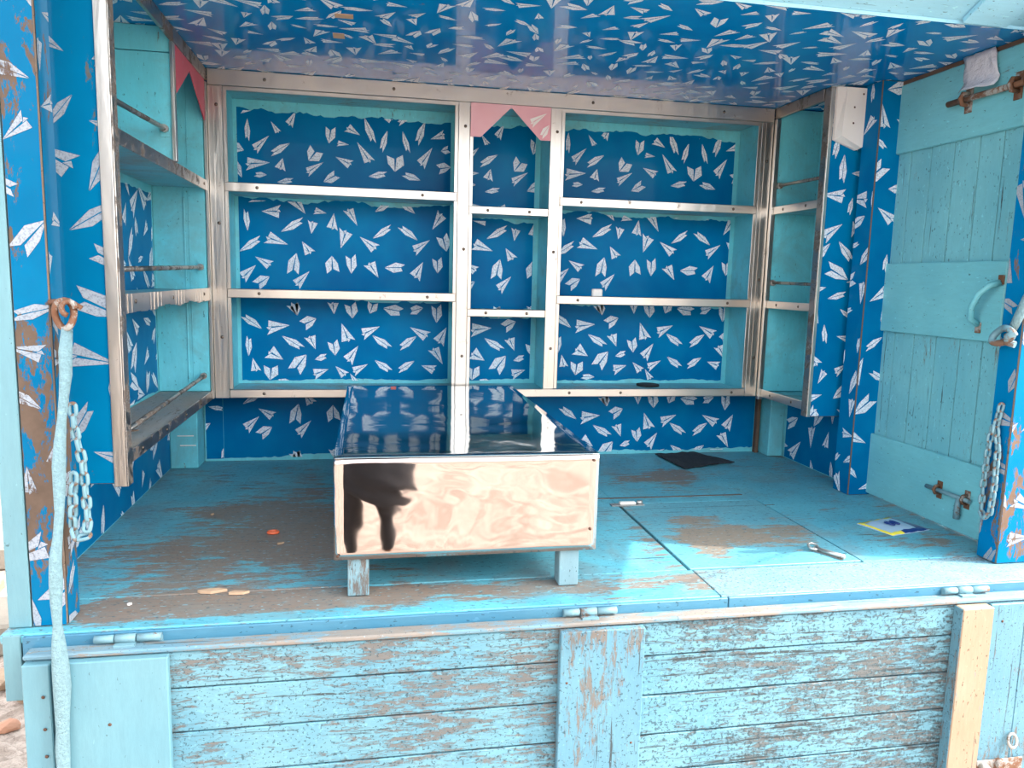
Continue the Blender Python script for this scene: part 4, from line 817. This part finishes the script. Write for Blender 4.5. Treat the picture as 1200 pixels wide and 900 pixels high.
z = lambda h: GZ+h
V = [(px_, py_, z(0.92), (0.15, 0.11)), (px_, py_, z(1.10), (0.135, 0.10)), (px_, py_, z(1.30), (0.16, 0.11)), (px_, py_, z(1.42), (0.12, 0.09)), (px_, py_+0.01, z(1.50), (0.055, 0.055)), (px_, py_+0.02, z(1.555), (0.058, 0.066)), (px_, py_+0.03, z(1.63), (0.076, 0.092)), (px_, py_+0.02, z(1.70), (0.066, 0.08))]
E_ = [(k, k+1) for k in range(7)]
for sx in (-1, 1):
    i = len(V); V += [(px_+sx*0.16, py_, z(1.40), 0.058), (px_+sx*0.235, py_+0.03, z(1.25), 0.048), (px_+sx*0.20, py_+0.14, z(1.17), 0.040), (px_+sx*0.13, py_+0.24, z(1.33), 0.034), (px_+sx*0.092, py_+0.285, z(1.43), 0.026), (px_+sx*0.082, py_+0.305, z(1.475), (0.018, 0.034))]
    E_ += [(3, i), (i, i+1), (i+1, i+2), (i+2, i+3), (i+3, i+4), (i+4, i+5)]
    j = len(V); V += [(px_+sx*0.095, py_, z(0.84), 0.095), (px_+sx*0.110, py_+0.01, z(0.48), 0.062), (px_+sx*0.125, py_-0.015, z(0.10), 0.040), (px_+sx*0.125, py_-0.02, z(0.05), 0.036), (px_+sx*0.14, py_+0.12, z(0.032), (0.036, 0.024))]
    E_ += [(0, j), (j, j+1), (j+1, j+2), (j+2, j+3), (j+3, j+4)]
skinned('body', V, E_, m_skin, PP)
# clothes
V = [(px_, py_, z(0.92), (0.12, 0.10))]; E_ = []
for sx in (-1, 1):
    j = len(V); V += [(px_+sx*0.095, py_, z(0.84), 0.108), (px_+sx*0.110, py_+0.008, z(0.48), 0.080), (px_+sx*0.125, py_-0.015, z(0.09), 0.062)]; E_ += [(0, j), (j, j+1), (j+1, j+2)]
skinned('trousers', V, E_, m_trous, PP)
V = [(px_, py_, z(0.98), (0.150, 0.112)), (px_, py_, z(1.12), (0.158, 0.118)), (px_, py_, z(1.30), (0.178, 0.128)), (px_, py_, z(1.43), (0.12, 0.09))]; E_ = [(0, 1), (1, 2), (2, 3)]
for sx in (-1, 1):
    i = len(V); V += [(px_+sx*0.13, py_, z(1.40), 0.070), (px_+sx*0.24, py_+0.03, z(1.25), 0.062)]; E_ += [(3, i), (i, i+1)]
skinned('tunic', V, E_, m_shirt, PP)
b = MB(m_shirt); rings = []
for h, ra, rb in ((1.20, 0.150, 0.112), (1.10, 0.162, 0.124), (1.02, 0.170, 0.130), (0.92, 0.192, 0.146), (0.75, 0.212, 0.158), (0.60, 0.222, 0.164), (0.47, 0.228, 0.168), (0.465, 0.215, 0.156), (0.75, 0.195, 0.142)):
    rings.append([b.bm.verts.new((px_+(ra+0.006*sin(7*a)*(1.02-h))*cos(a), py_+rb*sin(a), z(h))) for a in [2*pi*k/36 for k in range(36)]])
for q in range(8):
    for k in range(36): b.bm.faces.new([rings[q][k], rings[q][(k+1) % 36], rings[q+1][(k+1) % 36], rings[q+1][k]]).smooth = True
part(b, 'tunic_skirt', PP)
for sx in (-1, 1):
    skinned('shoe', [(px_+sx*0.125, py_-0.045, z(0.042), (0.042, 0.040)), (px_+sx*0.13, py_+0.05, z(0.040), (0.044, 0.038)), (px_+sx*0.14, py_+0.16, z(0.034), (0.044, 0.030))], [(0, 1), (1, 2)], m_shoe, PP)
skinned('hair', [(px_, py_-0.02, z(1.60), (0.072, 0.055)), (px_, py_-0.01, z(1.68), (0.082, 0.080)), (px_, py_+0.015, z(1.725), (0.076, 0.078))], [(0, 1), (1, 2)], m_hair, PP)
def ball(name, c, r, mat, sc=(1, 1, 1)):
    t = bmesh.new(); bmesh.ops.create_uvsphere(t, u_segments=16, v_segments=10, radius=r)
    for v in t.verts: v.co = Vector(c)+Vector((v.co.x*sc[0], v.co.y*sc[1], v.co.z*sc[2]))
    for f in t.faces: f.smooth = True
    b = MB(mat); b.merge(t, mat); return part(b, name, PP)
for sx in (-1, 1):
    ball('eye', (px_+sx*0.030, py_+0.112, z(1.640)), 0.012, m_eye); ball('ear', (px_+sx*0.078, py_+0.02, z(1.625)), 0.022, m_skin, (0.4, 0.8, 1.3))
skinned('nose', [(px_, py_+0.118, z(1.640), 0.010), (px_, py_+0.135, z(1.600), 0.014), (px_, py_+0.115, z(1.592), 0.014)], [(0, 1), (1, 2)], m_skin, PP)
ball('mouth', (px_, py_+0.112, z(1.565)), 0.022, plain('lips', lin(150, 84, 76), 0.5), (1, .4, .3))
# fingers curled round the phone
for sx in (-1, 1):
    for k in range(4):
        zz = z(1.455)+0.017*k; L = (0.9, 1.0, 0.97, 0.8)[k]
        skinned('finger', [(px_+sx*0.092, py_+0.315, zz, 0.009), (px_+sx*0.090, py_+0.335, zz, 0.0085), (px_+sx*(0.090-0.020*L)+0.0, py_+0.345, zz, 0.008), (px_+sx*(0.090-0.038*L), py_+0.343, zz, 0.007)], [(0, 1), (1, 2), (2, 3)], m_skin, PP, 1)
    skinned('thumb', [(px_+sx*0.085, py_+0.305, z(1.455), 0.011), (px_+sx*0.066, py_+0.300, z(1.462), 0.0105), (px_+sx*0.046, py_+0.312, z(1.474), 0.009)], [(0, 1), (1, 2)], m_skin, PP, 1)
b = MB(m_blackc); b.box(px_-0.078, px_+0.078, py_+0.322, py_+0.331, z(1.445), z(1.523), bev=0.003); tag(b.build('phone', None, (px_, py_+0.326, z(1.48))), 'black phone held sideways by the photographer', 'phone')
